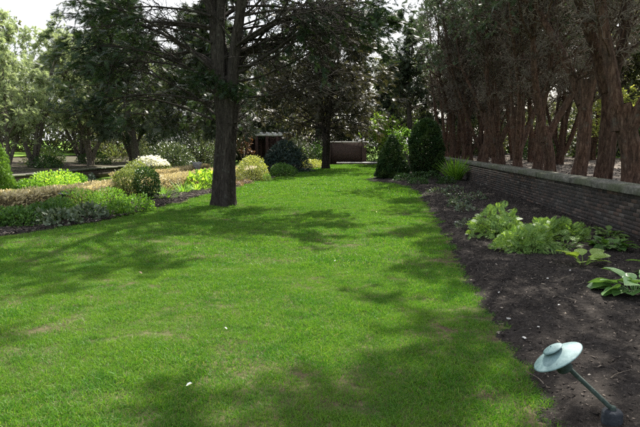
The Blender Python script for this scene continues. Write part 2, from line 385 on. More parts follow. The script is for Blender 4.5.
def t_leaf4(w=0.25, fold=0.06, droop=0.12):
    v = [(0, 0, 0), (-w, .5, fold), (w, .5, fold), (0, .5, 0), (0, 1, -droop)]
    return np.array(v, float), np.array([(0, 3, 1), (0, 2, 3), (1, 3, 4), (3, 2, 4)])
def t_strap(w=0.03, n=5, droop=0.9):
    v = []; f = []
    for i in range(n + 1):
        t = i / n; ww = w * (1 - t) ** 0.6 + 0.002; y = t; z = -droop * t * t
        v += [(-ww, y, z), (ww, y, z)]
    for i in range(n): f += [(2 * i, 2 * i + 1, 2 * i + 3), (2 * i, 2 * i + 3, 2 * i + 2)]
    return np.array(v), np.array(f)
SPRAY = t_spray(5, 0.05, 34); SPRAY3 = t_spray(4, 0.06, 38); NEEDLE = t_spray(3, 0.09, 55, 1, 0.0)
LEAF = t_leaf(); LEAF4 = t_leaf4(); NARROW = t_leaf4(0.13); BROAD = t_leaf(0.36, 0.08, 0.2); STRAP = t_strap()

# ------------------------------------------------------------------ the ground
LE = np.array([(-1, -7.6), (4, -7.2), (9.39, -6.31), (10.26, -5.88), (11.43, -5.45), (13.69, -5.21), (18.06, -5.01), (22.84, -4.7), (28.9, -4.2), (36, -3.6), (45, -2.6), (48, -2.6)])
RE = np.array([(-1, 1.1), (3.1, 1.14), (3.95, 1.18), (5.1, 1.23), (6.96, 1.35), (9.6, 1.5), (15.4, 1.84), (20.5, 2.05), (23.2, 1.85), (24.5, 1.3), (25.6, 0.5), (26.8, 0.3), (28.2, 0.7), (30, 1.6), (34, 2.0), (48, 2.0)])
def le(y): return np.interp(y, LE[:, 0], LE[:, 1]) + 0.05 * np.sin(np.asarray(y) * 4.1) + 0.03 * np.sin(np.asarray(y) * 9.7)
def re_(y): return np.interp(y, RE[:, 0], RE[:, 1]) + 0.03 * np.sin(np.asarray(y) * 5.3) + 0.02 * np.sin(np.asarray(y) * 13.1)
def grid(name, X, Y, Z, mat, kind='structure', smooth=True):
    m, n = X.shape; mb = MB()
    i = np.arange(m - 1)[:, None] * n; j = np.arange(n - 1)[None]
    q = np.stack([i + j, i + j + 1, i + n + j + 1, i + n + j], -1).reshape(-1, 4)
    mb.add(np.stack([X, Y, Z], -1).reshape(-1, 3), quads=q)
    o = mb.build(name, mat, None, smooth); tag(o, kind=kind); return o
def fbm(x, y, s, seed=0):
    r = np.random.RandomState(seed); z = 0
    for k in range(5):
        a = r.uniform(0, 6.28); f = s * 1.9 ** k; z = z + np.sin(f * (x * math.cos(a) + y * math.sin(a)) + r.uniform(0, 6)) * np.sin(f * (-x * math.sin(a) + y * math.cos(a)) * 1.1 + r.uniform(0, 6)) / 1.5 ** k
    return z

rng = np.random.RandomState(4)
xs = np.linspace(-700, 700, 40); ys = np.linspace(-300, 1000, 40)
X, Y = np.meshgrid(xs, ys, indexing='ij'); o = grid('ground', X, Y, X * 0 - 0.12, M['meadow']); tag(o, 'grassy ground reaching to the trees around the garden', 'ground')
X, Y = np.meshgrid(np.linspace(-9.5, 4.5, 60), np.linspace(-2, 52, 200), indexing='ij')
o = grid('lawn', X, Y, 0.012 * fbm(X, Y, 0.6, 2) - 0.005, M['lawn']); tag(o, 'long mown lawn between the planted borders', 'lawn')
# right bed (sheet from the lawn edge to the wall), dips under the lawn at its edge
yy = np.concatenate([np.linspace(-1, 9, 170), np.linspace(9.1, 46, 220)]); tt = np.linspace(0, 1, 60)
Y = np.repeat(yy[None], 60, 0); ex = re_(yy) - 0.04; X = ex[None] + tt[:, None] * (4.95 + 0.018 * (yy - 9) - ex)[None]
dd = X - ex[None]
Z = -0.02 + 0.065 * np.clip(dd / 0.25, 0, 1) + 0.05 * np.clip(dd / 2.0, 0, 1) + 0.016 * fbm(X, Y, 3.1, 5) * np.clip(dd / .2, 0.2, 1) + 0.012 * fbm(X, Y, 14, 6)
def bedz(x, y):
    e = float(re_(y)) - .04; d = x - e
    return -0.02 + .065 * min(max(d / .25, 0), 1) + .05 * min(max(d / 2, 0), 1)
o = grid('mulch_bed', X, Y, Z, M['mulch']); tag(o, 'dark mulched border along the brick wall', 'flower bed')
# left bed
yy = np.linspace(3, 50, 240); tt = np.linspace(0, 1, 26)
ex = le(yy) + 0.04; X = ex[None] + tt[:, None] * np.interp(yy, [3, 9, 12, 18, 30, 50], [-3.5, -3.4, -2.9, -1.9, -3, -5])[None]; Y = np.repeat(yy[None], 26, 0)
Z = -0.02 + 0.06 * np.clip((ex[None] - X) / 0.25, 0, 1) + 0.012 * fbm(X, Y, 4, 8) + 0.01 * fbm(X, Y, 13, 9)
o = grid('soil_bed', X, Y, Z, M['mulch']); tag(o, 'dark soil border along the left lawn edge', 'flower bed')
# gravel path, curving away behind the left border
PC = np.array([(8, -13.5), (13.4, -11.4), (18, -9.6), (22, -8.7), (26, -8.3), (32, -8.2), (45, -8.5)])
yy = np.linspace(8, 45, 80); pc = np.interp(yy, PC[:, 0], PC[:, 1]); tt = np.linspace(-1.1, 1.1, 6)
o = grid('gravel_path', pc[None] + tt[:, None], np.repeat(yy[None], 6, 0), np.full((6, 80), 0.012) + 0 * pc[None], M['gravel']); tag(o, 'pale gravel path between two low bronzed hedges', 'path')
# right terrace, held by the wall
X, Y = np.meshgrid(np.concatenate([np.linspace(4.98, 14, 40), np.linspace(14.5, 90, 40)]), np.linspace(-6, 130, 140), indexing='ij')
def terr(x, y): return 0.74 + 0.03 * fbm(x, y, 0.7, 11) + 0.02 * fbm(x, y, 2.3, 12) + 0.0 * x
Zt = terr(X, Y) ; o = grid('terrace', X + 0.018 * (Y - 9), Y, Zt, M['duff']); tag(o, 'raised woodland floor behind the brick wall', 'ground')
X, Y = np.meshgrid(np.linspace(17, 110, 40), np.linspace(-6, 150, 60), indexing='ij')
Zm = 0.86 + 0.012 * np.clip(X - 22, 0, 100) + 0.08 * fbm(X, Y, 0.15, 15) - 0.3 * np.clip((19 - X) / 2, 0, 1)
o = grid('meadow', X, Y, Zm, M['meadow']); tag(o, 'sunny grass beyond the wooded terrace', 'grass')
# left terrace
X, Y = np.meshgrid(-14.25 - np.concatenate([np.linspace(0, 10, 26), np.linspace(10.5, 90, 40)]), np.linspace(4, 130, 110), indexing='ij')
Zl = 0.36 + 0.035 * np.clip(-14 - X, 0, 80) ** 1.0 + 0.03 * fbm(X, Y, 0.6, 17)
M['leaf_mould'] = m_duff('dark leaf mould', [(0.025, 0.022, 0.018), (0.065, 0.055, 0.044), (0.14, 0.12, 0.098), (0.06, 0.07, 0.03)], 4)
o = grid('woodland_floor', X, Y, Zl, M['leaf_mould']); tag(o, 'shaded woodland floor behind the left wall', 'ground')
X, Y = np.meshgrid(-np.linspace(25, 110, 30), np.linspace(4, 150, 60), indexing='ij')
Zl2 = 0.40 + 0.035 * np.clip(-14 - X, 0, 80) + 0.05 + 0.09 * np.clip((-X - 26) / 3, -0.8, 1) + 0.05 * fbm(X, Y, .2, 19)
o = grid('meadow', X, Y, Zl2, M['meadow']); tag(o, 'sunny grass strip beyond the left trees', 'grass')
def lz(x): return 0.36 + 0.035 * max(-14 - x, 0)

# ------------------------------------------------------------------ grass and chips (stuff, geometry nodes)
def gn_instancer(name, pts, rot, scl, idx, protos, mat_label):
    col = bpy.data.collections.new(name + '_kinds')
    for p in protos: col.objects.link(p)
    me = bpy.data.meshes.new(name); me.vertices.add(len(pts)); me.vertices.foreach_set('co', np.asarray(pts, np.float32).ravel())
    for an, ty, dat, fld in (('rot', 'FLOAT_VECTOR', rot, 'vector'), ('scl', 'FLOAT', scl, 'value'), ('idx', 'INT', idx, 'value')):
        at = me.attributes.new(an, ty, 'POINT'); at.data.foreach_set(fld, np.asarray(dat).ravel())
    o = bpy.data.objects.new(name, me); COL.objects.link(o)
    ng = bpy.data.node_groups.new(name, 'GeometryNodeTree')
    ng.interface.new_socket('Geometry', in_out='INPUT', socket_type='NodeSocketGeometry'); ng.interface.new_socket('Geometry', in_out='OUTPUT', socket_type='NodeSocketGeometry')
    N = ng.nodes; gi = N.new('NodeGroupInput'); go = N.new('NodeGroupOutput'); ip = N.new('GeometryNodeInstanceOnPoints'); ci = N.new('GeometryNodeCollectionInfo')
    ci.inputs['Collection'].default_value = col; ci.inputs['Separate Children'].default_value = True; ci.inputs['Reset Children'].default_value = True
    def na(an, ty):
        a = N.new('GeometryNodeInputNamedAttribute'); a.data_type = ty; a.inputs['Name'].default_value = an; return a.outputs[0]
    e2r = N.new('FunctionNodeEulerToRotation')
    L = ng.links.new
    L(gi.outputs[0], ip.inputs['Points']); L(ci.outputs[0], ip.inputs['Instance']); ip.inputs['Pick Instance'].default_value = True
    L(na('idx', 'INT'), ip.inputs['Instance Index']); L(na('rot', 'FLOAT_VECTOR'), e2r.inputs[0]); L(e2r.outputs[0], ip.inputs['Rotation']); L(na('scl', 'FLOAT'), ip.inputs['Scale'])
    L(ip.outputs[0], go.inputs[0])
    md = o.modifiers.new('scatter', 'NODES'); md.node_group = ng
    return o

def turf(seed, n, rad, h, w):
    r = np.random.RandomState(seed); mb = MB()
    a = r.uniform(0, 6.28, n); rr = rad * np.sqrt(r.uniform(0, 1, n))
    pos = np.stack([rr * np.cos(a), rr * np.sin(a), np.full(n, -0.004)], -1)
    lean = r.normal(0, 0.42, (n, 2)) + r.normal(0, .12, 2); d = np.stack([lean[:, 0], lean[:, 1], np.ones(n)], -1)
    hh = h * r.uniform(0.45, 1.15, n); ww = w * r.uniform(0.6, 1.2, n)
    d = unit(d); s = unit(np.cross(d, r.normal(0, 1, (n, 3))))
    bend = np.stack([lean[:, 0], lean[:, 1], np.full(n, -0.25)], -1)
    m = pos + d * hh[:, None] * .55; t = pos + d * hh[:, None] + bend * hh[:, None] * .45
    v = np.stack([pos - s * ww[:, None], pos + s * ww[:, None], m + s * ww[:, None] * .8, m - s * ww[:, None] * .8, t], 1).reshape(-1, 3)
    b = (np.arange(n) * 5)[:, None]; f = np.concatenate([b + [0, 1, 2], b + [0, 2, 3], b + [3, 2, 4]])
    mb.add(v, tris=f)
    return bpy.data.objects.new('turf', mb.mesh('turf', M['grass']))
tn = [turf(10 + i, 420, 0.16, 0.040, 0.0016) for i in range(5)]
tm = [turf(20 + i, 330, 0.25, 0.045, 0.0028) for i in range(4)]
tf_ = [turf(30 + i, 260, 0.42, 0.058, 0.0065) for i in range(3)]
r = np.random.RandomState(77)
SPOTS = [(-3.64, 14.95, .36, .36), (-2.62, 4.75, .06, .42), (-2.72, 4.5, .1, .18), (-1.42, 5.87, .08, .03), (-1.3, 5.3, .03, .0), (-2.66, 3.99, .05, .02), (0.85, 5.86, .05, .04), (1.0, 5.2, .06, .05), (0.9, 3.53, .06, .02), (0.95, 4.2, .05, .02)]
def lawn_pts(y0, y1, spacing):
    pts = []
    nx = int(12 / spacing); ny = int((y1 - y0) / spacing)
    gx, gy = np.meshgrid(-9 + (np.arange(nx) + .5) * spacing, y0 + (np.arange(ny) + .5) * spacing)
    p = np.stack([gx.ravel(), gy.ravel()], -1) + r.uniform(-.6, .6, (nx * ny, 2)) * spacing
    x, y = p[:, 0], p[:, 1]
    ok = (x > le(y) + .05) & (x < re_(y) - .02 + r.normal(0, .035, len(x))) & (np.abs(x + 0.067 * y) < 0.60 * y + 2.2)
    for sx, sy, a, b in SPOTS:
        dd = ((x - sx) / (a + .1)) ** 2 + ((y - sy) / (b + .1)) ** 2
        ok &= (dd > 1) | (r.uniform(0, 1, len(x)) < 0.12 + .45 * dd)
    # thin worn spots here and there
    w = fbm(x, y, 1.4, 31)
    ok &= ~((w > 1.25) & (r.uniform(0, 1, len(x)) < .3))
    x, y = x[ok], y[ok]
    return np.stack([x, y, 0.012 * fbm(x, y, .6, 2) - .006], -1)
P = [lawn_pts(1.4, 7.5, .125), lawn_pts(7.3, 18, .2), lawn_pts(17.6, 48, .33)]
idx = np.concatenate([r.randint(0, 5, len(P[0])), r.randint(5, 9, len(P[1])), r.randint(9, 12, len(P[2]))])
pp = np.concatenate(P); n = len(pp)
rot = np.stack([r.normal(0, .06, n), r.normal(0, .06, n), r.uniform(0, 6.28, n)], -1)
tuftiness = 1 + .18 * fbm(pp[:, 0], pp[:, 1], 2.2, 41)
scl = np.clip(r.uniform(.75, 1.2, n) * tuftiness, .5, 1.7)
# object names decide the order inside the collection
for i, o in enumerate(tn + tm + tf_): o.name = 'turf_kind_%02d' % i
g = gn_instancer('lawn_grass', pp, rot, scl, idx, tn + tm + tf_, None)
tag(g, 'short green grass blades covering the lawn', 'grass', kind='stuff')

def chip(seed):
    r2 = np.random.RandomState(seed); mb = MB()
    L = r2.uniform(.5, 1); w = r2.uniform(.1, .3); h = r2.uniform(.05, .14)
    v = np.array([(x * w, y * L, z * h) for z in (0, 1) for y in (-.5, .5) for x in (-.5, .5)]) * r2.uniform(.6, 1.25, (8, 3))
    mb.add(v, quads=[(0, 2, 3, 1), (4, 5, 7, 6), (0, 1, 5, 4), (2, 6, 7, 3), (0, 4, 6, 2), (1, 3, 7, 5)])
    o = bpy.data.objects.new('chip_kind_%02d' % seed, mb.mesh('chip', M['chip'])); return o
chips = [chip(i) for i in range(8)]
n = 36000
y = 1.2 + 24 * r.uniform(0, 1, n) ** 1.9; e = re_(y); x = e - .05 + (4.6 + .018 * (y - 9) - e) * r.uniform(0, 1, n)
d_ = x - e + .04
z = -.02 + .065 * np.clip(d_ / .25, 0, 1) + .05 * np.clip(d_ / 2, 0, 1) + .016 * fbm(x, y, 3.1, 5) * np.clip(d_ / .2, .2, 1) + .012 * fbm(x, y, 14, 6)
rot = np.stack([r.normal(0, .35, n), r.normal(0, .35, n), r.uniform(0, 6.28, n)], -1)
g = gn_instancer('mulch_chips', np.stack([x, y, z - .002], -1), rot, r.uniform(.014, .05, n) * np.clip(.75 + y * .05, .8, 1.6), r.randint(0, 8, n), chips, None)
tag(g, 'loose bark chips and twigs lying over the dark border', 'bark mulch', kind='stuff')
n = 9000
y = 8 + 34 * r.uniform(0, 1, n) ** 1.3; e = le(y); x = e + .04 - 2.4 * r.uniform(0, 1, n) ** 1.5
chips2 = [chip(20 + i) for i in range(5)]
g = gn_instancer('border_litter', np.stack([x, y, np.full(n, .045)], -1), np.stack([r.normal(0, .35, n), r.normal(0, .35, n), r.uniform(0, 6.28, n)], -1), r.uniform(.04, .1, n), r.randint(0, 5, n), chips2, None)
tag(g, 'scattered litter on the soil of the left border', 'leaf litter', kind='stuff')
n = 9000
y = 7 + 45 * r.uniform(0, 1, n) ** 1.4; x = 5.15 + .018 * (y - 9) + 12 * r.uniform(0, 1, n) ** 1.4
chips3 = [chip(30 + i) for i in range(5)]
g = gn_instancer('terrace_litter', np.stack([x, y, terr(x - .018 * (y - 9), y) + .005], -1), np.stack([r.normal(0, .35, n), r.normal(0, .35, n), r.uniform(0, 6.28, n)], -1), r.uniform(.05, .15, n), r.randint(0, 5, n), chips3, None)
tag(g, 'dry litter strewn under the row of trees', 'leaf litter', kind='stuff')

# ------------------------------------------------------------------ brick retaining wall on the right
wall = empty('garden_wall', (4.6, 9.0, 0), -math.atan(0.018))
tag(wall, 'long low dark brick wall with mossy stone coping along the right border', 'wall')
W0, W1, ZT = -5.0, 34.0, 0.79
mb = MB(); boxv(mb, 0.012, 0.40, W0, W1, -0.1, ZT - 0.002); mb.build('mortar_core', M['mortar'], wall)
BL, BH, JT = 0.203, 0.062, 0.011
brick_me = []
for i in range(4):
    b_ = MB(); rr = np.random.RandomState(i); bevbox(b_, 0, .1, 0, BL, 0, BH, .005)
    b_.v[0] += rr.normal(0, .0012, b_.v[0].shape); brick_me.append(b_.mesh('brick', M['brick']))
rr = np.random.RandomState(3); far = MB(); courses = int((ZT - 0.02) / (BH + JT)) + 1; nparts = 0; cells = []
for c in range(courses):
    z = ZT - (c + 1) * (BH + JT) + JT * 0.4
    if z < -0.05: continue
    yb = W0 + (0.0 if c % 2 else (BL + JT) / 2)
    while yb + BL < W1:
        cells.append((yb, z)); yb += BL + JT
vis = sorted([c for c in cells if c[0] > -0.75 and c[1] > 0.1], key=lambda c: c[0])[:298]
vset = set(vis)
for (yb, z) in cells:
    dx = rr.normal(0, .0022)
    if (yb, z) in vset:
        o = bpy.data.objects.new('brick', brick_me[rr.randint(4)]); COL.objects.link(o); o.parent = wall; o.location = (dx, yb + rr.normal(0, .001), z)
    else: boxv(far, dx, .1 + dx, yb, yb + BL, z, z + BH)
o = far.build('brick_courses', M['brick_far'], wall); o['kind'] = 'stuff'
cop_me = []
SL = 1.22
for i in range(3):
    b_ = MB(); rr2 = np.random.RandomState(40 + i)
    prof = [(-.06, 0), (-.064, .012), (-.064, .112), (-.052, .125), (.2, .138), (.42, .132), (.45, .115), (.45, 0)]
    ns = 9; ysl = np.linspace(0, SL - .024, ns); k = len(prof); V = []
    for yq in ysl:
        for (px, pz) in prof: V.append((px + rr2.normal(0, .0035), yq, pz + (rr2.normal(0, .003) if pz > 0 else 0)))
    q = [(a * k + b2, a * k + (b2 + 1) % k, (a + 1) * k + (b2 + 1) % k, (a + 1) * k + b2) for a in range(ns - 1) for b2 in range(k)]
    b_.add(V, quads=q, tris=[(0, j + 1, j) for j in range(1, k - 1)] + [((ns - 1) * k, (ns - 1) * k + j, (ns - 1) * k + j + 1) for j in range(1, k - 1)])
    cop_me.append(b_.mesh('coping_stone', M['coping']))
for i in range(int((W1 - W0) / SL)):
    o = bpy.data.objects.new('coping_stone', cop_me[i % 3]); COL.objects.link(o); o.parent = wall; o.location = (rr.normal(0, .004), W0 + i * SL, ZT + abs(rr.normal(0, .005)))

# left wall, far
lw = empty('garden_wall', (-13.85, 12, 0)); tag(lw, 'low brick wall with pale coping below the left trees', 'wall')
mb = MB(); boxv(mb, -.35, 0, 0, 34, -.1, .37); mb.build('masonry', M['brick_end'], lw)
cm = MB(); bevbox(cm, -.41, .06, 0, 1.49, .37, .44, .012); cme = cm.mesh('coping_stone', M['coping'])
for i in range(22):
    o = bpy.data.objects.new('coping_stone', cme); COL.objects.link(o); o.parent = lw; o.location = (0, i * 1.5, 0)

# far end: brick screen wall, stone ledge, pergola
ew = empty('screen_wall', (-.4, 50.2, 0)); tag(ew, 'dark brick wall with pale cap at the far end of the lawn', 'wall')
mb = MB(); boxv(mb, -2.4, 1.15, 0, .4, -.1, 1.9); mb.build('masonry', M['brick_end'], ew)
mb = MB(); bevbox(mb, -2.5, 1.25, -.07, .47, 1.9, 2.0, .02); mb.build('capstone', M['pale_stone'], ew)
for px in (-2.2, 0.95):
    mb = MB(); bevbox(mb, px - .2, px + .2, -.14, -.003, -.1, 1.85, .01); mb.build('pier', M['brick_end'], ew)
lg = empty('stone_ledge', (.05, 48.6, 0)); tag(lg, 'long pale stone ledge in front of the far brick wall', 'ledge')
mb = MB(); bevbox(mb, -1.9, 1.9, 0, .9, .1, .2, .015); mb.build('slab', M['pale_stone'], lg)
for sx in (-1.75, -.5, .75):
    mb = MB(); bevbox(mb, sx, sx + 1.0, .12, .8, -.1, .1, .01); mb.build('support', M['grey_stone'], lg)
pg = empty('pergola', (-10.9, 53.6, 0)); tag(pg, 'dark timber pergola with white beam and rafters behind the shrubs', 'pergola')
for i, px in enumerate((0.2, 1.2, 2.2, 3.2, 4.2)):
    for py in (0, 2.4):
        mb = MB(); bevbox(mb, px - .13, px + .13, py - .13, py + .13, -.12, 2.55, .015); bevbox(mb, px - .17, px + .17, py - .17, py + .17, -.12, .12, .015); mb.build('post', M['brown_paint'], pg)
for py in (0, 2.4):
    mb = MB(); bevbox(mb, -.3, 4.7, py - .08, py + .08, 2.55, 2.76, .01); mb.build('beam', M['white_paint'], pg)
rm = MB(); bevbox(rm, -.045, .045, -.55, 2.95, 2.76, 2.9, .01); rme = rm.mesh('rafter', M['white_paint'])
for i in range(9):
    o = bpy.data.objects.new('rafter', rme); COL.objects.link(o); o.parent = pg; o.location = (-.1 + i * .58, 0, 0)
mb = MB(); boxv(mb, -.3, 4.7, 2.62, 2.8, -.12, 2.4); mb.build('back_wall', M['brown_paint'], pg)

# ------------------------------------------------------------------ trees
def tree(seed, name, bark, leafm, H=11, tr=0.28, stems=1, split=2.2, spread=.25, limbs=34, z0=2.0, zf=3.0, Rc=4.0, f0=.35, el=(10, 45), pull=0.02,
         subs=8, twigs=5, sprays=5, ssize=.26, tmpl=SPRAY, droop=.25, dead=0, lean=(0, 0), profile=None, flare=.45, stem_wob=.05, dead_subs=None, trunk_wob=.035, branch=None, side=None, wob=.09, foliage_p=1.0, twig_r=.006, extra=None, az_fn=None, sub_len=.34):
    rg = np.random.RandomState(seed); root = empty(name, (0, 0, 0)); tk = MB(); cr = MB(); br = MB()
    stempaths = []
    base = path(rg, (0, 0, -.12), (lean[0], lean[1], 1), (split if stems > 1 else H) + .12, 14, trunk_wob, .05)
    if stems > 1:
        fluted(tk, base, np.linspace(tr, tr * .93, len(base)), rg, 56, flare, .35)
        a0 = rg.uniform(0, 6.28)
        for s in range(stems):
            a = a0 + s * 2 * math.pi / stems + rg.normal(0, .25); st = base[-3] + np.array([math.cos(a), math.sin(a), 0]) * tr * .42 - np.array([0, 0, .25])
            sp = spread * rg.uniform(.5, 1.3); pth = path(rg, st, (math.cos(a) * sp, math.sin(a) * sp, 1), (H - split) * rg.uniform(.75, 1.05), 14, stem_wob, .07)
            rad = tr * rg.uniform(.5, .68) * (1 - np.linspace(0, .88, len(pth)) ** 1.2); fluted(tk, pth, rad, rg, 20, 0.1, .4, .06); stempaths.append((pth, rad))
    else:
        rad = tr * (1 - np.linspace(0, .92, len(base)) ** 1.25); fluted(tk, base, rad, rg, 44, flare, .35); stempaths.append((base, rad))
    subP = []; subR = []; twP = []; twR = []; fp = []; fd = []
    prof = profile or (lambda t: math.sin(math.pi * min(1, .28 + .72 * t)) ** .6)
    for i in range(limbs + dead):
        pth, rad = stempaths[rg.randint(len(stempaths))]
        isdead = i >= limbs
        zz = rg.uniform(z0 * (.6 if isdead else 1), H * (.55 if isdead else .97))
        if zz < pth[0, 2] + .2:
            if stems > 1 and zz > 1.0: pth, rad = base, np.full(len(base), tr)
            else: zz = pth[0, 2] + .3
        k = np.clip(np.searchsorted(pth[:, 2], zz), 1, len(pth) - 1); p0 = pth[k]
        t = max(0.0, (zz - z0) / (H - z0)); a = rg.uniform(0, 6.28) if az_fn is None else az_fn(rg, zz)
        L = Rc * prof(t) * rg.uniform(.65, 1.12) * (rg.uniform(.25, .7) if isdead else 1)
        if side is not None: L *= 1 + side[1] * math.cos(a - side[0])
        e = R(rg.uniform(*el)) + t * .35
        r0 = min(rad[k] * .55, .018 + .017 * L) * (.6 if isdead else 1)
        d0 = (math.cos(a) * math.cos(e), math.sin(a) * math.cos(e), math.sin(e))
        lp = path(rg, p0, d0, L, 9, wob, pull if not callable(pull) else pull)
        lr = r0 * (1 - np.linspace(0, .85, 10)); tubes(tk, lp, lr, 6)
        ns = (dead_subs or max(2, int(subs * .6))) if isdead else subs
        for j in range(ns):
            u = rg.uniform(.18 if isdead else .25, 1.0); q = lp[min(9, int(u * 9))]; ti = min(8, int(u * 9)); td = unit(lp[ti + 1] - lp[ti])
            sd_ = unit(td * .75 + rg.normal(0, .55, 3) + np.array([0, 0, .12])); sl = L * sub_len * rg.uniform(.6, 1.2) * (1.15 - .5 * u)
            sp = path(rg, q, sd_, sl, 5, .13, -.02); subP.append(sp[[0, 2, 4, 5]]); subR.append(np.linspace(max(.006, lr[ti] * .5), .004, 4))
            for w in range(twigs):
                uu = rg.uniform(.15, 1.0); qi = min(4, int(uu * 5)); q2 = sp[qi] + (sp[qi + 1] - sp[qi]) * rg.uniform(); td2 = unit(sp[qi + 1] - sp[qi])
                wd = unit(td2 * .7 + rg.normal(0, .6, 3)); wl = sl * rg.uniform(.25, .55)
                wp = path(rg, q2, wd, wl, 3, .15, -droop * .2); twP.append(wp[[0, 2, 3]]); twR.append(np.array([1, .7, .35]) * twig_r)
                if isdead: continue
                rad_d = math.hypot(q2[0] - p0[0], q2[1] - p0[1]); 
                if q2[2] < zf and rg.uniform() > .12: continue
                if rad_d < f0 * L + rg.normal(0, .25): continue
                if rg.uniform() > foliage_p: continue
                for s in range(sprays):
                    v = rg.uniform(.1, 1.05); ii = min(2, int(v * 3)); fp.append(wp[ii] + (wp[ii + 1] - wp[ii]) * (v * 3 - ii)); fd.append(unit(wp[ii + 1] - wp[ii]) + rg.normal(0, .5, 3) + np.array([0, 0, -droop * .6]))
    tubes(br, np.array(subP), np.array(subR), 3); tubes(br, np.array(twP), np.array(twR), 3)
    if extra: extra(rg, fp, fd, br)
    br.build('branches', branch or bark, root, True)
    tk.build('trunk', bark, root, True)
    fp = np.array(fp); fd = np.array(fd); up = rg.normal(0, .55, fp.shape) + np.array([0, 0, 1.0])
    scatter(cr, *tmpl, fp, fd, up, ssize * rg.uniform(.6, 1.25, len(fp)))
    cr.build('crown', leafm, root)
    return root

# the big cedar on the lawn
def cedar_extra(rg, fp, fd, tk):
    for i in range(520):        # the leafy shoots sprouting low on the front of the trunk
        a = rg.uniform(-2.9, -.3); rr_ = .34 + abs(rg.normal(0, .3)); z = 3.15 + rg.normal(0, .12) + .2 * math.sin(a * 2)
        fp.append(np.array([math.cos(a) * rr_ * 1.3, math.sin(a) * rr_, z])); fd.append(np.array([math.cos(a), math.sin(a), .15]) + rg.normal(0, .5, 3))
    # stout low limbs arching out to both sides
    for (a, L, z, el_, sg) in ((2.75, 3.7, 3.0, 40, -.05), (3.3, 3.8, 2.6, 35, -.05), (2.2, 3.5, 2.4, 20, -.03), (3.6, 3.8, 3.6, 40, -.05), (2.9, 3.6, 2.3, 12, .0), (3.2, 3.6, 3.4, 30, -.07), (2.6, 3.8, 3.8, 35, -.08), (3.5, 3.8, 2.7, 20, -.04), (3.0, 3.7, 4.3, 30, -.06), (3.8, 3.6, 3.2, 35, -.06), (2.95, 3.6, 5.0, 20, -.05), (3.3, 3.5, 4.7, 10, -.03), (.2, 3.6, 3.3, 5, .06), (-.25, 3.3, 3.7, -15, .1), (.6, 3.6, 2.9, 0, .07), (0.0, 4.2, 4.2, 15, .05), (.1, 4.5, 4.3, 12, .0), (-.25, 4.2, 4.9, 6, -.01), (.4, 4.6, 4.6, 14, -.01), (.0, 4.6, 5.2, 4, -.02), (.25, 4.4, 5.6, 2, -.03), (-.45, 3.6, 4.1, 18, .0), (.6, 4.2, 4.0, 12, .0), (-.1, 4.2, 3.9, 25, .0), (.15, 3.4, 3.4, 30, .04), (.8, 4.0, 4.7, 16, -.01)):
        lp = path(rg, (math.cos(a) * .25, math.sin(a) * .25, z), (math.cos(a), math.sin(a), math.tan(R(el_))), L, 12, .05, sg); tubes(tk, lp, np.linspace(.036, .01, 13), 6)
        for j in range(15 if a > 1.5 else 22):
            k = rg.randint(3, 12); sp = path(rg, lp[k], unit(lp[k] - lp[k - 1]) * .8 + rg.normal(0, .5, 3), rg.uniform(.5, 1.3), 5, .14, -.03); tubes(tk, sp, np.linspace(.012, .004, 6), 4)
            for w in range(6):
                q = sp[rg.randint(1, 6)]; wp = path(rg, q, rg.normal(0, .7, 3) + np.array([math.cos(a), math.sin(a), -.2]), rg.uniform(.2, .55), 3, .15); tubes(tk, wp[[0, 1, 3]], np.array([.006, .005, .003]), 3)
                if k > (6 if a > 1.5 else 8) and (a > 1.5 or z > 4.1):
                    for s in range(7): fp.append(wp[rg.randint(1, 4)]); fd.append(rg.normal(0, .5, 3) + np.array([math.cos(a), math.sin(a), -.2]))
def cedar_az(rg, z):       # few limbs towards the open, camera-facing side
    while True:
        a = rg.uniform(0, 6.28)
        if z > 7.5 or math.cos(a + math.pi / 2) < .45: return a
T1 = tree(101, 'cedar_tree', M['bark_cedar'], M['cedar_leaf'], H=13, tr=.295, stems=4, split=2.9, spread=.12, trunk_wob=.012, limbs=66, z0=2.9, zf=2.2, Rc=3.9, f0=.5, el=(5, 50), pull=lambda u: .06 - .17 * u,
          subs=9, twigs=6, sprays=6, ssize=.23, droop=.5, dead=44, flare=.2, profile=lambda t: (1 - .22 * t), extra=cedar_extra, twig_r=.007, az_fn=cedar_az, dead_subs=8)
T1.location = (-3.64, 15.0, 0)
tag(T1, 'big dark cedar with thick furrowed trunk standing alone on the lawn', 'tree')

# the dark tree farther down the lawn
T2 = tree(202, 'conifer_tree', M['bark_cedar'], M['brown_conifer'], H=11.5, tr=.25, stems=3, split=2.4, spread=.3, limbs=92, z0=2.3, zf=1.7, Rc=5.8, f0=.12, el=(-8, 30), pull=lambda u: .03 - .09 * u, subs=10, twigs=5, sprays=4, ssize=.36, branch=M['bark_grey'], tmpl=SPRAY3,
          droop=.6, dead_subs=8, dead=70, flare=.3, profile=lambda t: math.sqrt(max(0.02, 1 - t ** 1.4)), twig_r=.009)
T2.location = (-2.22, 39.2, 0); tag(T2, 'dense dark drooping conifer farther down the lawn, trunk in shade', 'tree')

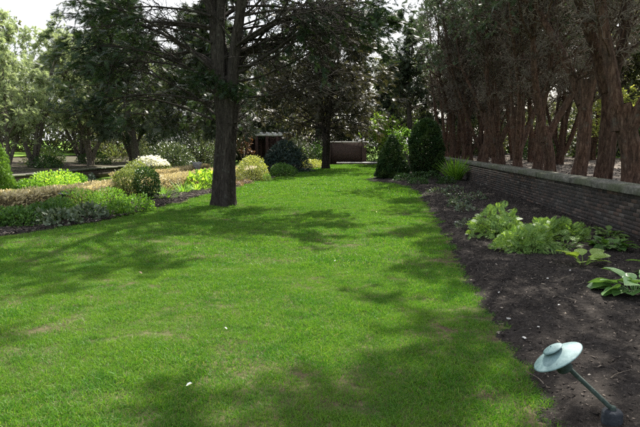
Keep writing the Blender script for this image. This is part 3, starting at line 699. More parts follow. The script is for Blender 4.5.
# row behind the right wall: three kinds of build, then copies
RK = dict(z0=3.7, zf=4.3, subs=8, twigs=5, sprays=5, ssize=.24, twig_r=.009, branch=M['dead_branch'], dead_subs=8, foliage_p=.62)
kinds = [
    tree(301, 'row_cedar', M['bark_red'], M['row_leaf'], H=12.5, tr=.16, stems=2, split=2.6, spread=.3, trunk_wob=.045, stem_wob=.11, limbs=34, Rc=3.3, f0=.2, el=(15, 55), pull=.02, dead=100, flare=.3, side=(0, .42), **RK),
    tree(302, 'row_cedar', M['bark_red'], M['row_leaf'], H=12, tr=.175, stems=2, split=1.6, spread=.36, trunk_wob=.035, stem_wob=.11, limbs=34, Rc=3.4, f0=.2, el=(15, 60), pull=.03, dead=100, flare=.3, side=(0, .42), **RK),
    tree(303, 'row_cedar', M['bark_red'], M['row_leaf'], H=11.5, tr=.155, stems=4, split=.9, spread=.22, stem_wob=.09, limbs=34, Rc=3.3, f0=.2, el=(25, 65), pull=.05, dead=130, flare=.3, **RK),
]
used = [False] * 3
def place(kinds, used, k, loc, rz, s, label, group, cat='tree'):
    o = kinds[k] if not used[k] else copy_tree(kinds[k]); used[k] = True
    o.location = loc; o.rotation_euler = (0, 0, rz); o.scale = s if isinstance(s, tuple) else (s, s, s)
    tag(o, label, cat, group); return o
ordn = ['first', 'second', 'third', 'fourth', 'fifth', 'sixth', 'seventh', 'eighth', 'ninth', 'tenth', 'eleventh', 'twelfth', 'thirteenth', 'fourteenth', 'fifteenth', 'sixteenth', 'seventeenth', 'eighteenth']
row = [(5.85, 9.2, 0, 1.0), (5.65, 11.9, 1, 1.15), (5.75, 13.7, 0, 1.12), (6.1, 16.0, 0, 1.05), (6.05, 18.2, 1, .95), (6.3, 20.3, 0, .95), (6.1, 21.9, 2, 1.0), (5.9, 23.6, 1, .9), (6.1, 25.4, 2, 1.0), (6.0, 27.2, 0, .9), (6.2, 29, 2, 1.05), (6.1, 31, 2, .95), (6.2, 33.2, 1, 1), (6.2, 35.6, 2, 1.05), (6.2, 38.2, 0, 1), (6.3, 41, 2, 1.08)]
rr = np.random.RandomState(9)
for i, (x, y, k, s) in enumerate(row):
    place(kinds, used, k, (x, y, .70), rr.uniform(0, 6.28) if k == 2 else rr.uniform(-.5, .5), (s, s * (1 if k == 2 or i % 2 else -1), s * rr.uniform(.95, 1.1)),
          'red-barked tree behind the brick wall, %s in the front row from the camera' % ordn[i], 'row of trees behind the right wall')
row2 = [(9.4, 24.4, 0, 1.0), (9.6, 27.5, 2, 1.05), (9.3, 30.8, 1, 1.0), (9.6, 35.5, 2, 1.1), (9.5, 40.5, 0, 1.1), (10.5, 46, 2, 1.1), (14.5, 36, 1, 1.1), (14, 41, 2, 1.1)]
for i, (x, y, k, s) in enumerate(row2):
    place(kinds, used, k, (x, y, .70), rr.uniform(0, 6.28), s, 'tree trunk farther behind the right front row, %s nearest of its group' % ordn[i], 'trees standing behind the right front row')

# pale multi-stemmed junipers behind the left wall
pk = [
    tree(401, 'juniper_tree', M['bark_grey'], M['pale_leaf'], H=7.6, tr=.19, stems=4, split=.6, spread=.4, limbs=50, z0=1.1, zf=1.1, Rc=2.7, f0=.2, el=(25, 70), pull=.05, subs=9, twigs=6, sprays=4, ssize=.29, droop=.4, dead=26, flare=.3, twig_r=.007),
    tree(402, 'juniper_tree', M['bark_grey'], M['pale_leaf'], H=7.0, tr=.18, stems=3, split=.8, spread=.5, limbs=48, z0=1.0, zf=1.0, Rc=2.9, f0=.15, el=(20, 65), pull=.03, subs=9, twigs=6, sprays=4, ssize=.29, droop=.5, dead=22, flare=.3, twig_r=.007),
]
pu = [False] * 2
jun = [(-16.2, 25.0, 1, .75, 'nearest'), (-17.6, 29.5, 0, .98, 'tallest'), (-15.9, 32.5, 1, 1.0, 'third nearest'), (-18.2, 36, 0, 1.0, 'fourth nearest'), (-15.8, 38.5, 1, 1.0, 'farthest'), (-20.8, 28.5, 0, .82, 'second from the left edge')]
for i, (x, y, k, s, w) in enumerate(jun):
    place(pk, pu, k, (x, y, lz(x) - .02), rr.uniform(0, 6.28), s, 'pale feathery multi-stemmed tree behind the left wall, %s of the clump' % w, 'pale trees behind the left wall')

# dark conifers and olive trees in the background
bk = [
    tree(501, 'background_conifer', M['bark_grey'], M['dark_leaf'], H=11, tr=.24, stems=1, limbs=52, z0=2.3, zf=2.1, Rc=3.6, f0=.15, el=(-5, 35), pull=-.01, subs=9, twigs=5, sprays=4, ssize=.46, tmpl=SPRAY3, droop=.5, dead=10, twig_r=.01, profile=lambda t: 1 - .7 * t),
    tree(502, 'background_tree', M['bark_grey'], M['olive_leaf'], H=10, tr=.24, stems=3, split=1.6, spread=.4, limbs=44, z0=2.0, zf=2.0, Rc=4.0, f0=.2, el=(15, 60), pull=.02, subs=8, twigs=5, sprays=8, ssize=.3, tmpl=LEAF4, droop=.5, dead=6, twig_r=.009),
]
bu = [False] * 2
back = []
dk = [(-12.4, 31, .92), (-8.3, 35.8, .95), (-13.2, 44, 1.05), (-13.5, 56, 1.0), (-11.5, 49, 1.0), (-8.2, 58, 1.1), (-17, 61, 1.1), (-4.5, 60, 1.1), (-1, 62, 1.2), (2.5, 58, 1.0), (5, 52, 1.1), (-22, 60, 1.0), (9, 58, 1.2), (-24, 52, 1.1), (13, 52, 1.2), (-13, 62, 1.2), (-30, 60, 1.1), (17, 62, 1.2), (-37, 50, 1), (-34, 40, .9)]
for i, (x, y, s) in enumerate(dk):
    z = lz(x) - .05 if x < -14.2 else (.68 if x > 5.5 else -.14)
    place(bk, bu, 0, (x, y, z), rr.uniform(0, 6.28), s, {0: 'dark conifer standing behind the white-topped shrub left of the big cedar', 1: 'dark conifer directly behind the big cedar trunk'}.get(i, 'dark green conifer in the tree belt closing the far end of the garden'), 'dark conifers around the garden')
ol = [(-27, 39, .95), (-31, 47, 1.0), (-38, 44, 1), (-25, 61, 1.1), (-42, 58, 1.2), (19, 27, .9), (22, 33, 1.0), (26, 24, 1.0), (20, 40, 1.1), (28, 36, 1.2), (24, 50, 1.2), (33, 30, 1.2), (31, 46, 1.2), (12, 66, 1.2), (4, 68, 1.2), (-9, 69, 1.2)]
for i, (x, y, s) in enumerate(ol):
    z = lz(x) + .1 if x < -14.2 else (.8 if x > 5.5 else -.14)
    place(bk, bu, 1, (x, y, z), rr.uniform(0, 6.28), s, 'light olive-green leafy tree in the background beyond the garden walls', 'light leafy trees in the background')

# ------------------------------------------------------------------ shrubs and perennials (background masses come first below)
def lump(d, rg, n=7, amp=.16):
    out = np.ones(len(d))
    for i in range(n):
        c = unit(rg.normal(0, 1, 3)); out += amp * np.exp(-((1 - d @ c) / .12)) * rg.choice([1, 1, -.6])
    return out
def shrub(name, loc, w, h, leafm, n=2500, size=.07, tmpl=LEAF4, seed=0, label='', cat='shrub', group=None, depth=.45, amp=.16, shape='mound', upb=.5, rz=0, stems=6, depthw=None, jit=.6, top=None, topn=0):
    rg = np.random.RandomState(seed); root = empty(name, loc, rz); dw = depthw or w
    d = unit(rg.normal(0, 1, (n, 3))); 
    if shape == 'mound':
        d[:, 2] = np.abs(d[:, 2]) * 1.0 - .12; d = unit(d); rad = lump(d, rg, 9, amp) * (1 - depth * rg.uniform(0, 1, n) ** 2.2)
        p = d * rad[:, None] * np.array([w / 2, dw / 2, h * .92]); p[:, 2] = np.maximum(p[:, 2] + h * .08, .02); nrm = unit(d * np.array([1, 1, .8]))
    elif shape == 'ball':
        rad = lump(d, rg, 12, amp) * (1 - depth * rg.uniform(0, 1, n) ** 2.2); p = d * rad[:, None] * np.array([w / 2, dw / 2, h * .5]) + np.array([0, 0, h * .52]); nrm = d
    elif shape == 'cone':
        t = 1 - np.sqrt(rg.uniform(0, 1, n)); a = rg.uniform(0, 6.28, n); prof = np.minimum(1, (t + .06) * 9) * (1 - t ** 1.35) ** .82
        rr_ = prof * (1 - depth * rg.uniform(0, 1, n) ** 2.2) * (1 + amp * .4 * np.sin(a * 3 + t * 9) + amp * .3 * np.sin(a * 7 - t * 17))
        p = np.stack([np.cos(a) * rr_ * w / 2, np.sin(a) * rr_ * w / 2, .03 + t * h], -1); nrm = unit(np.stack([np.cos(a), np.sin(a), np.full(n, .5)], -1))
    elif shape == 'bullet':
        t = rg.uniform(0, 1, n); a = rg.uniform(0, 6.28, n); prof = np.where(t < .3, .72 + t * .93, 1.0) * np.sqrt(np.maximum(0, 1 - np.maximum(0, (t - .45) / .55) ** 2.2)) 
        rr_ = prof * (1 - depth * rg.uniform(0, 1, n) ** 2.2) * (1 + amp * .4 * np.sin(a * 3 + t * 7) + amp * .3 * np.sin(a * 6 - t * 19))
        p = np.stack([np.cos(a) * rr_ * w / 2, np.sin(a) * rr_ * w / 2, .05 + t * h], -1); nrm = unit(np.stack([np.cos(a), np.sin(a), np.where(t > .7, 1.2, .35)], -1))
    sh_ = rg.uniform(0, 1, n) < (.05 if shape in ('mound', 'ball') else 0); p[sh_] *= 1 + rg.uniform(.02, .12, (sh_.sum(), 1))      # stray shoots
    dr = unit(nrm * 1.0 + rg.normal(0, jit, (n, 3)) + np.array([0, 0, upb])); up = nrm + rg.normal(0, .4, (n, 3)) + np.array([0, 0, .6])
    fo = MB(); scatter(fo, *tmpl, p, dr, up, size * rg.uniform(.6, 1.3, n)); fo.build('foliage', leafm, root)
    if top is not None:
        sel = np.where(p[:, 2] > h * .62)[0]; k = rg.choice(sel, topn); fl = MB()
        scatter(fl, *BROAD, p[k] * np.array([1.02, 1.02, 1.04]), rg.normal(0, 1, (topn, 3)) + np.array([0, 0, .3]), rg.normal(0, .4, (topn, 3)) + np.array([0, 0, 1]), size * rg.uniform(.6, 1.1, topn)); fl.build('white_top', top, root)  # extra broad pieces in the top colour over the upper foliage
    if stems:
        k = rg.choice(n, stems * 4); sb = MB()
        for q in k:
            e = p[q] * np.array([.85, .85, .9]); b = np.array([rg.normal(0, .05 * w), rg.normal(0, .05 * w), -.06]); m_ = (b + e) * .5 + rg.normal(0, .03 * w, 3)
            tubes(sb, np.array([b, b * .4 + m_ * .6, m_, e]), np.array([.012, .009, .007, .003]) * (.6 + h), 4)
        sb.build('stem', M['stem'], root)
    tag(root, label, cat, group); return root
def rosette(name, loc, n, L, leafm, tmpl, seed, label, el=(15, 70), width=1.0, cat='plant', group=None, petiole=True, spread=.1, scale_var=.35, pieces=False):
    """leaves rising from a crown on stalks; pieces: every leaf is a part with its stalk"""
    rg = np.random.RandomState(seed); root = empty(name, loc); mb = MB(); sb = MB()
    for i in range(n):
        a = i * 2.4 + rg.normal(0, .3); e = R(rg.uniform(*el)); l = L * rg.uniform(1 - scale_var, 1.1)
        d = np.array([math.cos(a) * math.cos(e), math.sin(a) * math.cos(e), math.sin(e)]); b = np.array([math.cos(a), math.sin(a), 0]) * rg.uniform(0, spread) + np.array([0, 0, -.02])
        if pieces: mb = MB(); sb = MB()
        if petiole:
            m_ = b + d * l * .55; tubes(sb, np.array([b, b + d * l * .3 + np.array([0, 0, .02]), m_]), np.array([.006, .005, .004]), 4)
            d2 = np.array([d[0], d[1], d[2] * .35 - .05])
            tv, tf2 = tmpl
            if pieces: tv = tv * np.array([rg.uniform(.85, 1.15), 1, 1]) + np.array([0, 0, 1]) * (rg.uniform(-.12, .1) * tv[:, 1:2] ** 2 + .012 * np.sin(tv[:, 1:2] * 11 + rg.uniform(0, 6)) * np.sign(tv[:, :1]) + rg.normal(0, .15) * tv[:, :1] * tv[:, 1:2])
            scatter(mb, tv, tf2, m_[None], d2[None], np.array([[-d[0] * .3 + rg.normal(0, .25), -d[1] * .3 + rg.normal(0, .25), 1]]), l * .75)
        else: scatter(mb, *tmpl, b[None], d[None], np.array([[-d[0], -d[1], 1.2]]), l)
        if pieces:
            lf = mb.build('leaf', leafm, root, True); sb.build('stalk', leafm, lf, True)
    if not pieces:
        mb.build('foliage', leafm, root, tmpl is HOSTA)
        if petiole: sb.build('stalk', leafm, root)
    tag(root, label, cat, group); return root
def t_hosta(nu=6, nv=6):
    v = []; f = []
    for i in range(nv + 1):
        t = i / nv; wd = .42 * math.sin(math.pi * min(1, t ** .75 * .97 + .03)) ** .8 if t < 1 else 0.0
        for j in range(nu + 1):
            s = j / nu * 2 - 1; v.append((s * wd, t, .1 * abs(s) * wd * 2 - .32 * t * t + .10 * t + .015 * math.cos(s * 9) * wd * 2))
    for i in range(nv):
        for j in range(nu):
            a = i * (nu + 1) + j; f += [(a, a + 1, a + nu + 2), (a, a + nu + 2, a + nu + 1)]
    return np.array(v), np.array(f)
HOSTA = t_hosta()
def t_frond(pairs=8):
    """divided leaf: stalk with pairs of toothed leaflets"""
    v = []; f = []
    for i in range(pairs):
        t = .25 + .72 * i / pairs; l = .3 * math.sin(math.pi * (.25 + .72 * i / pairs)) + .05
        for sg in (-1, 1):
            a = R(62) * sg; d = np.array([math.sin(a), math.cos(a), 0]); s = np.array([d[1], -d[0], 0]); b = np.array([0, t, .25 * t - .35 * t * t]); k = len(v)
            v += [b, b + d * l * .5 + s * l * .13, b + d * l + np.array([0, 0, -.05 * l]), b + d * l * .5 - s * l * .13]; f += [(k, k + 1, k + 2), (k, k + 2, k + 3)]
    k = len(v); v += [np.array([-.008, 0, 0]), np.array([.008, 0, 0]), np.array([0, .98, -.1])]; f.append((k, k + 1, k + 2))
    return np.array(v), np.array(f)
FROND = t_frond()

bgk = [shrub('background_shrub', (0, 0, 0), 7, 4.6, M['olive_leaf'], 5200, .34, LEAF4, 601, '', 'shrub', amp=.4, depth=.5, stems=3),
       shrub('background_shrub', (0, 0, 0), 7, 5.0, M['dark_leaf'], 5200, .36, SPRAY3, 602, '', 'shrub', amp=.4, depth=.5, stems=3)]
bgu = [False] * 2
for i, (x, y, k, s) in enumerate([(-33, 36, 0, .9), (-36, 43, 1, 1), (-30, 53, 0, 1), (-24, 57, 1, 1), (-18, 59, 1, 1.1), (-12, 60, 1, 1), (-6, 63, 0, 1.1), (0, 65, 1, 1.1), (6, 62, 0, 1), (12, 57, 1, 1), (18, 55, 0, 1), (22, 47, 0, 1), (26, 41, 1, 1), (30, 35, 0, 1), (33, 28, 0, 1), (36, 22, 1, 1.1), (27, 54, 1, 1.2), (36, 40, 0, 1.2), (-42, 38, 1, 1.1), (-40, 50, 0, 1.2), (-34, 29, 1, .9), (34, 16, 0, 1), (10, 51, 0, .7), (-16.5, 52, 1, .6), (-21, 49, 0, .6), (17, 44, 1, .8)]):
    z = lz(x) if x < -14.2 else (.8 if x > 5.5 else -.14)
    place(bgk, bgu, k, (x, y, z), rr.uniform(0, 6.28), s, 'dense %s bush in the far thicket beyond the trees' % ('olive-green', 'dark green')[k], 'bushes of the far thicket', 'bush')

# clipped evergreens at the bend of the right bed
shrub('clipped_yew', (1.64, 27.3, -.0), 1.62, 2.12, M['yew_leaf'], 10500, .125, NEEDLE, 1, 'dark green cone-shaped clipped evergreen at the bend of the right border', 'topiary', depth=.32, amp=.2, shape='cone', upb=.3)
shrub('clipped_yew', (3.42, 28.6, .05), 1.62, 2.8, M['yew_leaf'], 13500, .135, NEEDLE, 2, 'taller rounded column of clipped evergreen near the end of the brick wall', 'topiary', depth=.32, amp=.2, shape='bullet', upb=.3)
# right border plants
def bz(x, y): return bedz(x, y)
for (x, y, w, h, s, n, lab) in ((2.45, 9.7, .9, .38, 11, 330, 'large clump of finely divided green leaves, backmost of the ferny mounds on the mulch'), (2.5, 8.45, .8, .27, 12, 290, 'ferny green clump in front of the other ferny mounds, nearest the lawn'), (3.3, 9.4, .85, .26, 13, 270, 'ferny green clump between the big mound and the brick wall')):
    shrub('astilbe_plant', (x, y, bz(x, y)), w, h, M['fern_leaf'], n * 2, .15, FROND, s, lab, 'plant', 'ferny clumps in the right border', depth=.8, amp=.45, upb=.25, jit=.8, stems=10)
rosette('hosta_plant', (2.92, 7.3, bz(2.92, 7.3)), 10, .3, M['hosta_yellow'], HOSTA, 21, 'small yellow-green hosta alone on the dark mulch', (25, 65), spread=.05, pieces=True)
rosette('hosta_plant', (2.92, 5.95, bz(2.92, 5.95)), 34, .32, M['hosta_leaf'], HOSTA, 22, 'large leafy hosta with glossy leaves at the right edge of the photo', (12, 72), spread=.1, pieces=True)
rosette('hosta_plant', (3.55, 6.6, bz(3.55, 6.6)), 20, .3, M['hosta_leaf'], HOSTA, 23, 'hosta half hidden behind the large glossy one by the wall', (15, 70), spread=.08, pieces=True)
rosette('perennial_plant', (3.75, 8.45, bz(3.75, 8.45)), 60, .22, M['green_leaf'], BROAD, 24, 'low green plant close to the foot of the brick wall', (15, 70), spread=.15)
rosette('perennial_plant', (4.2, 9.6, bz(4.2, 9.6)), 40, .2, M['fern_leaf'], BROAD, 29, 'small leafy tuft tight against the brick wall base', (15, 70), spread=.12)
rosette('perennial_plant', (3.1, 8.5, bz(3.1, 8.5)), 40, .18, M['fern_leaf'], NARROW, 39, 'little tuft of leaves between two ferny clumps', (10, 60), spread=.1)
shrub('low_plant', (2.2, 10.7, bz(2.2, 10.7)), .7, .16, M['var_leaf'], 300, .06, NARROW, 25, 'flat grey-green plant by the lawn edge beyond the ferny clumps', 'plant', stems=2)
for i, (x, y, w) in enumerate(((2.75, 15.2, .6), (2.95, 17.0, .65), (2.55, 13.4, .5), (3.4, 16.2, .5), (2.6, 18.6, .6), (3.3, 19.4, .6), (2.5, 14.4, .35))):
    shrub('low_plant', (x, y, bz(x, y)), w, .16, M['var_leaf'], 90, .08, LEAF, 50 + i, 'low greyish leafy plant on the mulch, %s nearest of the group midway along the wall' % ordn[i], 'plant', 'greyish low plants midway along the wall', stems=2)
rosette('fern_plant', (4.3, 25.2, .08), 170, 1.1, M['bright_leaf'], t_strap(.03, 5, .3), 26, 'bright green upright fern against the far stretch of the brick wall', (50, 88), petiole=False, spread=.3)
for i, (x, y, w, h) in enumerate(((2.0, 25.2, .8, .3), (2.7, 25.6, .9, .35), (3.4, 25.8, .8, .4), (2.5, 23.2, .8, .25), (3.6, 23.0, .7, .3))):
    shrub('low_plant', (x, y, .06), w, h, M['deep_leaf'], 420, .085, LEAF4, 60 + i, 'low dark leafy plant below the two clipped evergreens, %s from the lawn side' % ordn[i], 'plant', 'low plants below the clipped evergreens', stems=2)

# left side, from the edge of the photo towards the tree
shrub('arborvitae_shrub', (-12.9, 19.2, 0), 1.15, 1.95, M['arbor_leaf'], 6500, .11, SPRAY3, 70, 'bright green conical evergreen at the left edge of the photo', 'shrub', shape='cone', amp=.3, depth=.4)
for i, (x, y, w, h) in enumerate(((-12.1, 19.8, .8, .36), (-11.97, 20.8, 1.0, .56), (-11.75, 21.8, 1.0, .54), (-12.0, 23.3, .7, .36))):
    shrub('perennial_clump', (x, y, 0), w * 1.15, h, M['lime_leaf'] if i in (1, 2) else M['bright_leaf'], 900, .1, LEAF4, 80 + i, 'light green leafy clump beside the left wall, %s counting from the left' % ordn[i], 'plant', 'light green clumps beside the left wall', stems=2)
for i, (x, y, w, h) in enumerate(((-7.35, 10.75, .95, .38), (-6.85, 10.75, .85, .36), (-6.6, 11.35, .85, .4))):
    shrub('perennial_clump', (x, y, 0), w, h, M['green_leaf'], 1300, .075, LEAF4, 90 + i, 'bushy green perennial at the left end of the border, %s of the mounds' % ('leftmost', 'middle one', 'rightmost')[i], 'plant', 'green mounds at the left end of the border')
for i, (x, y, w, h) in enumerate(((-6.1, 11.0, .85, .28), (-5.9, 11.8, .75, .3))):
    shrub('perennial_clump', (x, y, 0), w, h, M['var_leaf'], 420, .11, LEAF, 100 + i, 'dark plant with pale grey-green leaves by the lawn edge, %s one' % ('left', 'right')[i], 'plant')
for i, (x, y, w, h) in enumerate(((-6.85, 13.5, 1.15, .52), (-6.2, 13.5, 1.0, .55), (-7.0, 12.6, .7, .36))):
    shrub('perennial_clump', (x, y, 0), w, h, M['bright_leaf'] if i < 2 else M['green_leaf'], 1700, .075, NARROW, 110 + i, 'feathery fresh green mound behind the grey-leaved plants, %s' % ('middle one', 'rightmost one', 'leftmost one')[i], 'plant', stems=4)
shrub('dwarf_conifer', (-8.45, 17.3, 0), .42, .72, M['blue_leaf'], 1500, .07, SPRAY3, 115, 'small dark upright conifer in front of the bronzed hedge', 'shrub', shape='cone', depth=.5)
shrub('round_shrub', (-6.85, 16.2, 0), .72, .9, M['olive_shrub'], 2600, .065, LEAF4, 116, 'light olive rounded shrub, left one of the pair in the border', 'shrub', shape='ball')
shrub('round_shrub', (-6.25, 16.3, 0), .72, .92, M['deep_leaf'], 2600, .07, LEAF4, 117, 'dark green rounded shrub, right one of the pair in the border', 'shrub', shape='ball')
shrub('round_shrub', (-7.6, 18.8, 0), 1.1, 1.05, M['olive_shrub'], 2600, .075, LEAF4, 118, 'broad olive shrub behind the pair of rounded shrubs', 'shrub')
for i, (x, y, w, h) in enumerate(((-5.62, 12.6, .65, .32), (-5.45, 13.5, .75, .36))):
    shrub('perennial_clump', (x, y, 0), w, h, M['bright_leaf'], 700, .08, LEAF4, 120 + i, 'low bright green clump at the lawn edge, %s one' % ('left', 'right')[i], 'plant', stems=3)
for i, (x, y, n, L) in enumerate(((-6.4, 18.0, 70, .42), (-6.0, 18.9, 80, .45), (-5.75, 19.8, 70, .42), (-5.75, 16.6, 40, .36))):
    rosette('daylily_plant', (x, y, .02), n, L, M['lime_leaf'] if i == 2 else M['bright_leaf'], t_strap(.032, 5, .55), 130 + i, 'tuft of strap-shaped green leaves in the border, %s' % ('second from the left', 'third from the left', 'rightmost and yellowest', 'leftmost, by the dark shrub')[i], (35, 85), petiole=False, spread=.3, group='strap-leaved tufts in the left border')
shrub('hosta_plant', (-5.75, 20.9, .02), 1.25, .66, M['lime_leaf'], 420, .17, BROAD, 140, 'big bright green leafy clump just left of the large trunk', 'plant', stems=3)
shrub('hosta_plant', (-5.6, 22.4, .02), 1.0, .55, M['hosta_yellow'], 320, .16, BROAD, 141, 'yellowish leafy clump behind the large trunk', 'plant', stems=3)
shrub('white_topped_shrub', (-10.4, 27.6, 0), 2.2, 1.0, M['olive_shrub'], 3200, .08, LEAF4, 150, 'broad low shrub covered with white on top beyond the far hedge', 'shrub', top=M['white_leaf'], topn=5200)  # olive mound, upper part overlaid with plain white leaf shapes
shrub('rhododendron_shrub', (-12.4, 36.0, 0), 3.2, 2.0, M['rhodo_leaf'], 3600, .16, NARROW, 151, 'large shrub with pale glossy leaves, left one below the dark trees', 'shrub', amp=.25)
shrub('rhododendron_shrub', (-11.2, 39.5, 0), 3.0, 2.5, M['rhodo_leaf'], 3600, .16, NARROW, 152, 'large shrub with pale glossy leaves, right one beside the large trunk', 'shrub', amp=.25)
shrub('rhododendron_shrub', (-14.6, 40.5, .3), 3.2, 2.2, M['deep_leaf'], 3000, .16, NARROW, 153, 'dark green shrub behind the pale glossy-leaved pair', 'shrub', amp=.25)
shrub('round_shrub', (-4.86, 25.6, 0), 1.55, 1.08, M['ygvar_leaf'], 4200, .07, LEAF4, 154, 'rounded yellow-green shrub right of the large trunk', 'shrub', depth=.4, amp=.22)
shrub('round_shrub', (-4.05, 24.9, 0), .34, .34, M['arbor_leaf'], 700, .05, SPRAY3, 155, 'tiny green ball at the foot of the yellow-green shrub', 'shrub', shape='ball', stems=1)
for i, (x, y) in enumerate(((-4.75, 21.8), (-4.6, 23.0), (-4.95, 22.6))):
    shrub('low_plant', (x, y, .02), .5, .2, M['dry_leaf'], 220, .06, NARROW, 160 + i, 'small dry tan plant by the lawn edge right of the large trunk, %s' % ('nearest', 'rightmost', 'middle')[i], 'plant', 'dry tan plants right of the trunk', stems=2)
shrub('low_shrub', (-3.95, 29.2, 0), 1.3, .68, M['green_leaf'], 1800, .09, LEAF4, 165, 'low green shrub to the right of the yellow-green one', 'shrub')
shrub('weeping_conifer', (-4.6, 34.6, 0), 2.6, 1.9, M['blue_leaf'], 5200, .2, SPRAY3, 166, 'dark blue-green spreading conifer before the pergola', 'shrub', amp=.3, depth=.5, upb=-.1)
shrub('low_shrub', (-3.3, 40.6, 0), 1.8, .6, M['ygvar_leaf'], 1500, .1, LEAF4, 167, 'low yellow-green shrub left of the second trunk', 'shrub')
shrub('dark_shrub', (-5.4, 49.5, 0), 2.6, 2.4, M['dark_leaf'], 2600, .2, SPRAY3, 180, 'dark shrub filling the gap right of the pergola', 'shrub', amp=.35, depth=.5)
shrub('dark_shrub', (-3.7, 51.0, 0), 2.2, 2.0, M['deep_leaf'], 2200, .14, LEAF4, 181, 'dark leafy shrub left of the far brick wall', 'shrub', amp=.35, depth=.5)
shrub('low_shrub', (-4.1, 32.0, 0), 1.2, .5, M['green_leaf'], 1200, .1, LEAF4, 168, 'low leafy shrub in front of the dark spreading conifer', 'shrub')
def small_tree(seed, loc, H, Rc, leafm, label, n=26, ls=.13):
    o = tree(seed, 'maple_shrub', M['bark_grey'], leafm, H=H, tr=.07, stems=3, split=.45, spread=.6, limbs=n, z0=H * .2, zf=.35, Rc=Rc, f0=.05, el=(10, 60), pull=.02, subs=7, twigs=4, sprays=7, ssize=ls, tmpl=LEAF4, droop=.5, dead=4, flare=.3, twig_r=.006, stem_wob=.08)
    o.location = loc; tag(o, label, 'shrub'); return o
small_tree(701, (-9.3, 45.8, 0), 3.2, 1.2, M['red_leaf'], 'reddish leafy shrub left of the pergola')
small_tree(702, (-10.3, 44.6, 0), 3.6, 1.3, M['rhodo_leaf'], 'pale leafy shrub behind the large trunk beside the reddish one')
small_tree(703, (2.0, 45.3, 0), 3.6, 2.0, M['lime_leaf'], 'glowing lime-green shrub beside the far brick wall', 38, .15)
small_tree(704, (3.8, 40.5, 0), 3.0, 1.5, M['bright_leaf'], 'bright green shrub seen between the clipped evergreens')
small_tree(705, (14.4, 33.0, .72), 4.4, 2.2, M['ygvar_leaf'], 'sunlit yellow-green shrub seen through the right row of trunks', 34, .14)
shrub('maple_shrub', (21, 38, .8), 4.0, 3.6, M['olive_leaf'], 3600, .17, LEAF4, 174, 'sunlit olive shrub far behind the right row of trunks', 'shrub', amp=.35, depth=.6)
shrub('maple_shrub', (11.5, 36.5, .75), 2.5, 1.6, M['deep_leaf'], 2600, .15, LEAF4, 175, 'dark green shrub behind the middle trunks on the right', 'shrub', amp=.35, depth=.6)

for i, (x, y, w, h) in enumerate(((-17.5, 24.5, 1.6, .7), (-19.5, 27, 1.8, .9), (-16.6, 29, 1.4, .6), (-18.8, 32.5, 2.0, .9), (-16.8, 35, 1.8, .8), (-20.5, 36, 2.2, 1.1), (-17.5, 39, 2.2, 1.0), (-22.5, 32, 2.2, 1.0))):
    shrub('understory_shrub', (x, y, lz(x) - .03), w, h, M['olive_shrub'] if i % 3 == 0 else M['deep_leaf'], 900, .12, LEAF4, 300 + i, 'low bushy undergrowth among the pale trees, %s nearest' % ordn[i], 'shrub', 'undergrowth among the pale trees', amp=.35, stems=3)

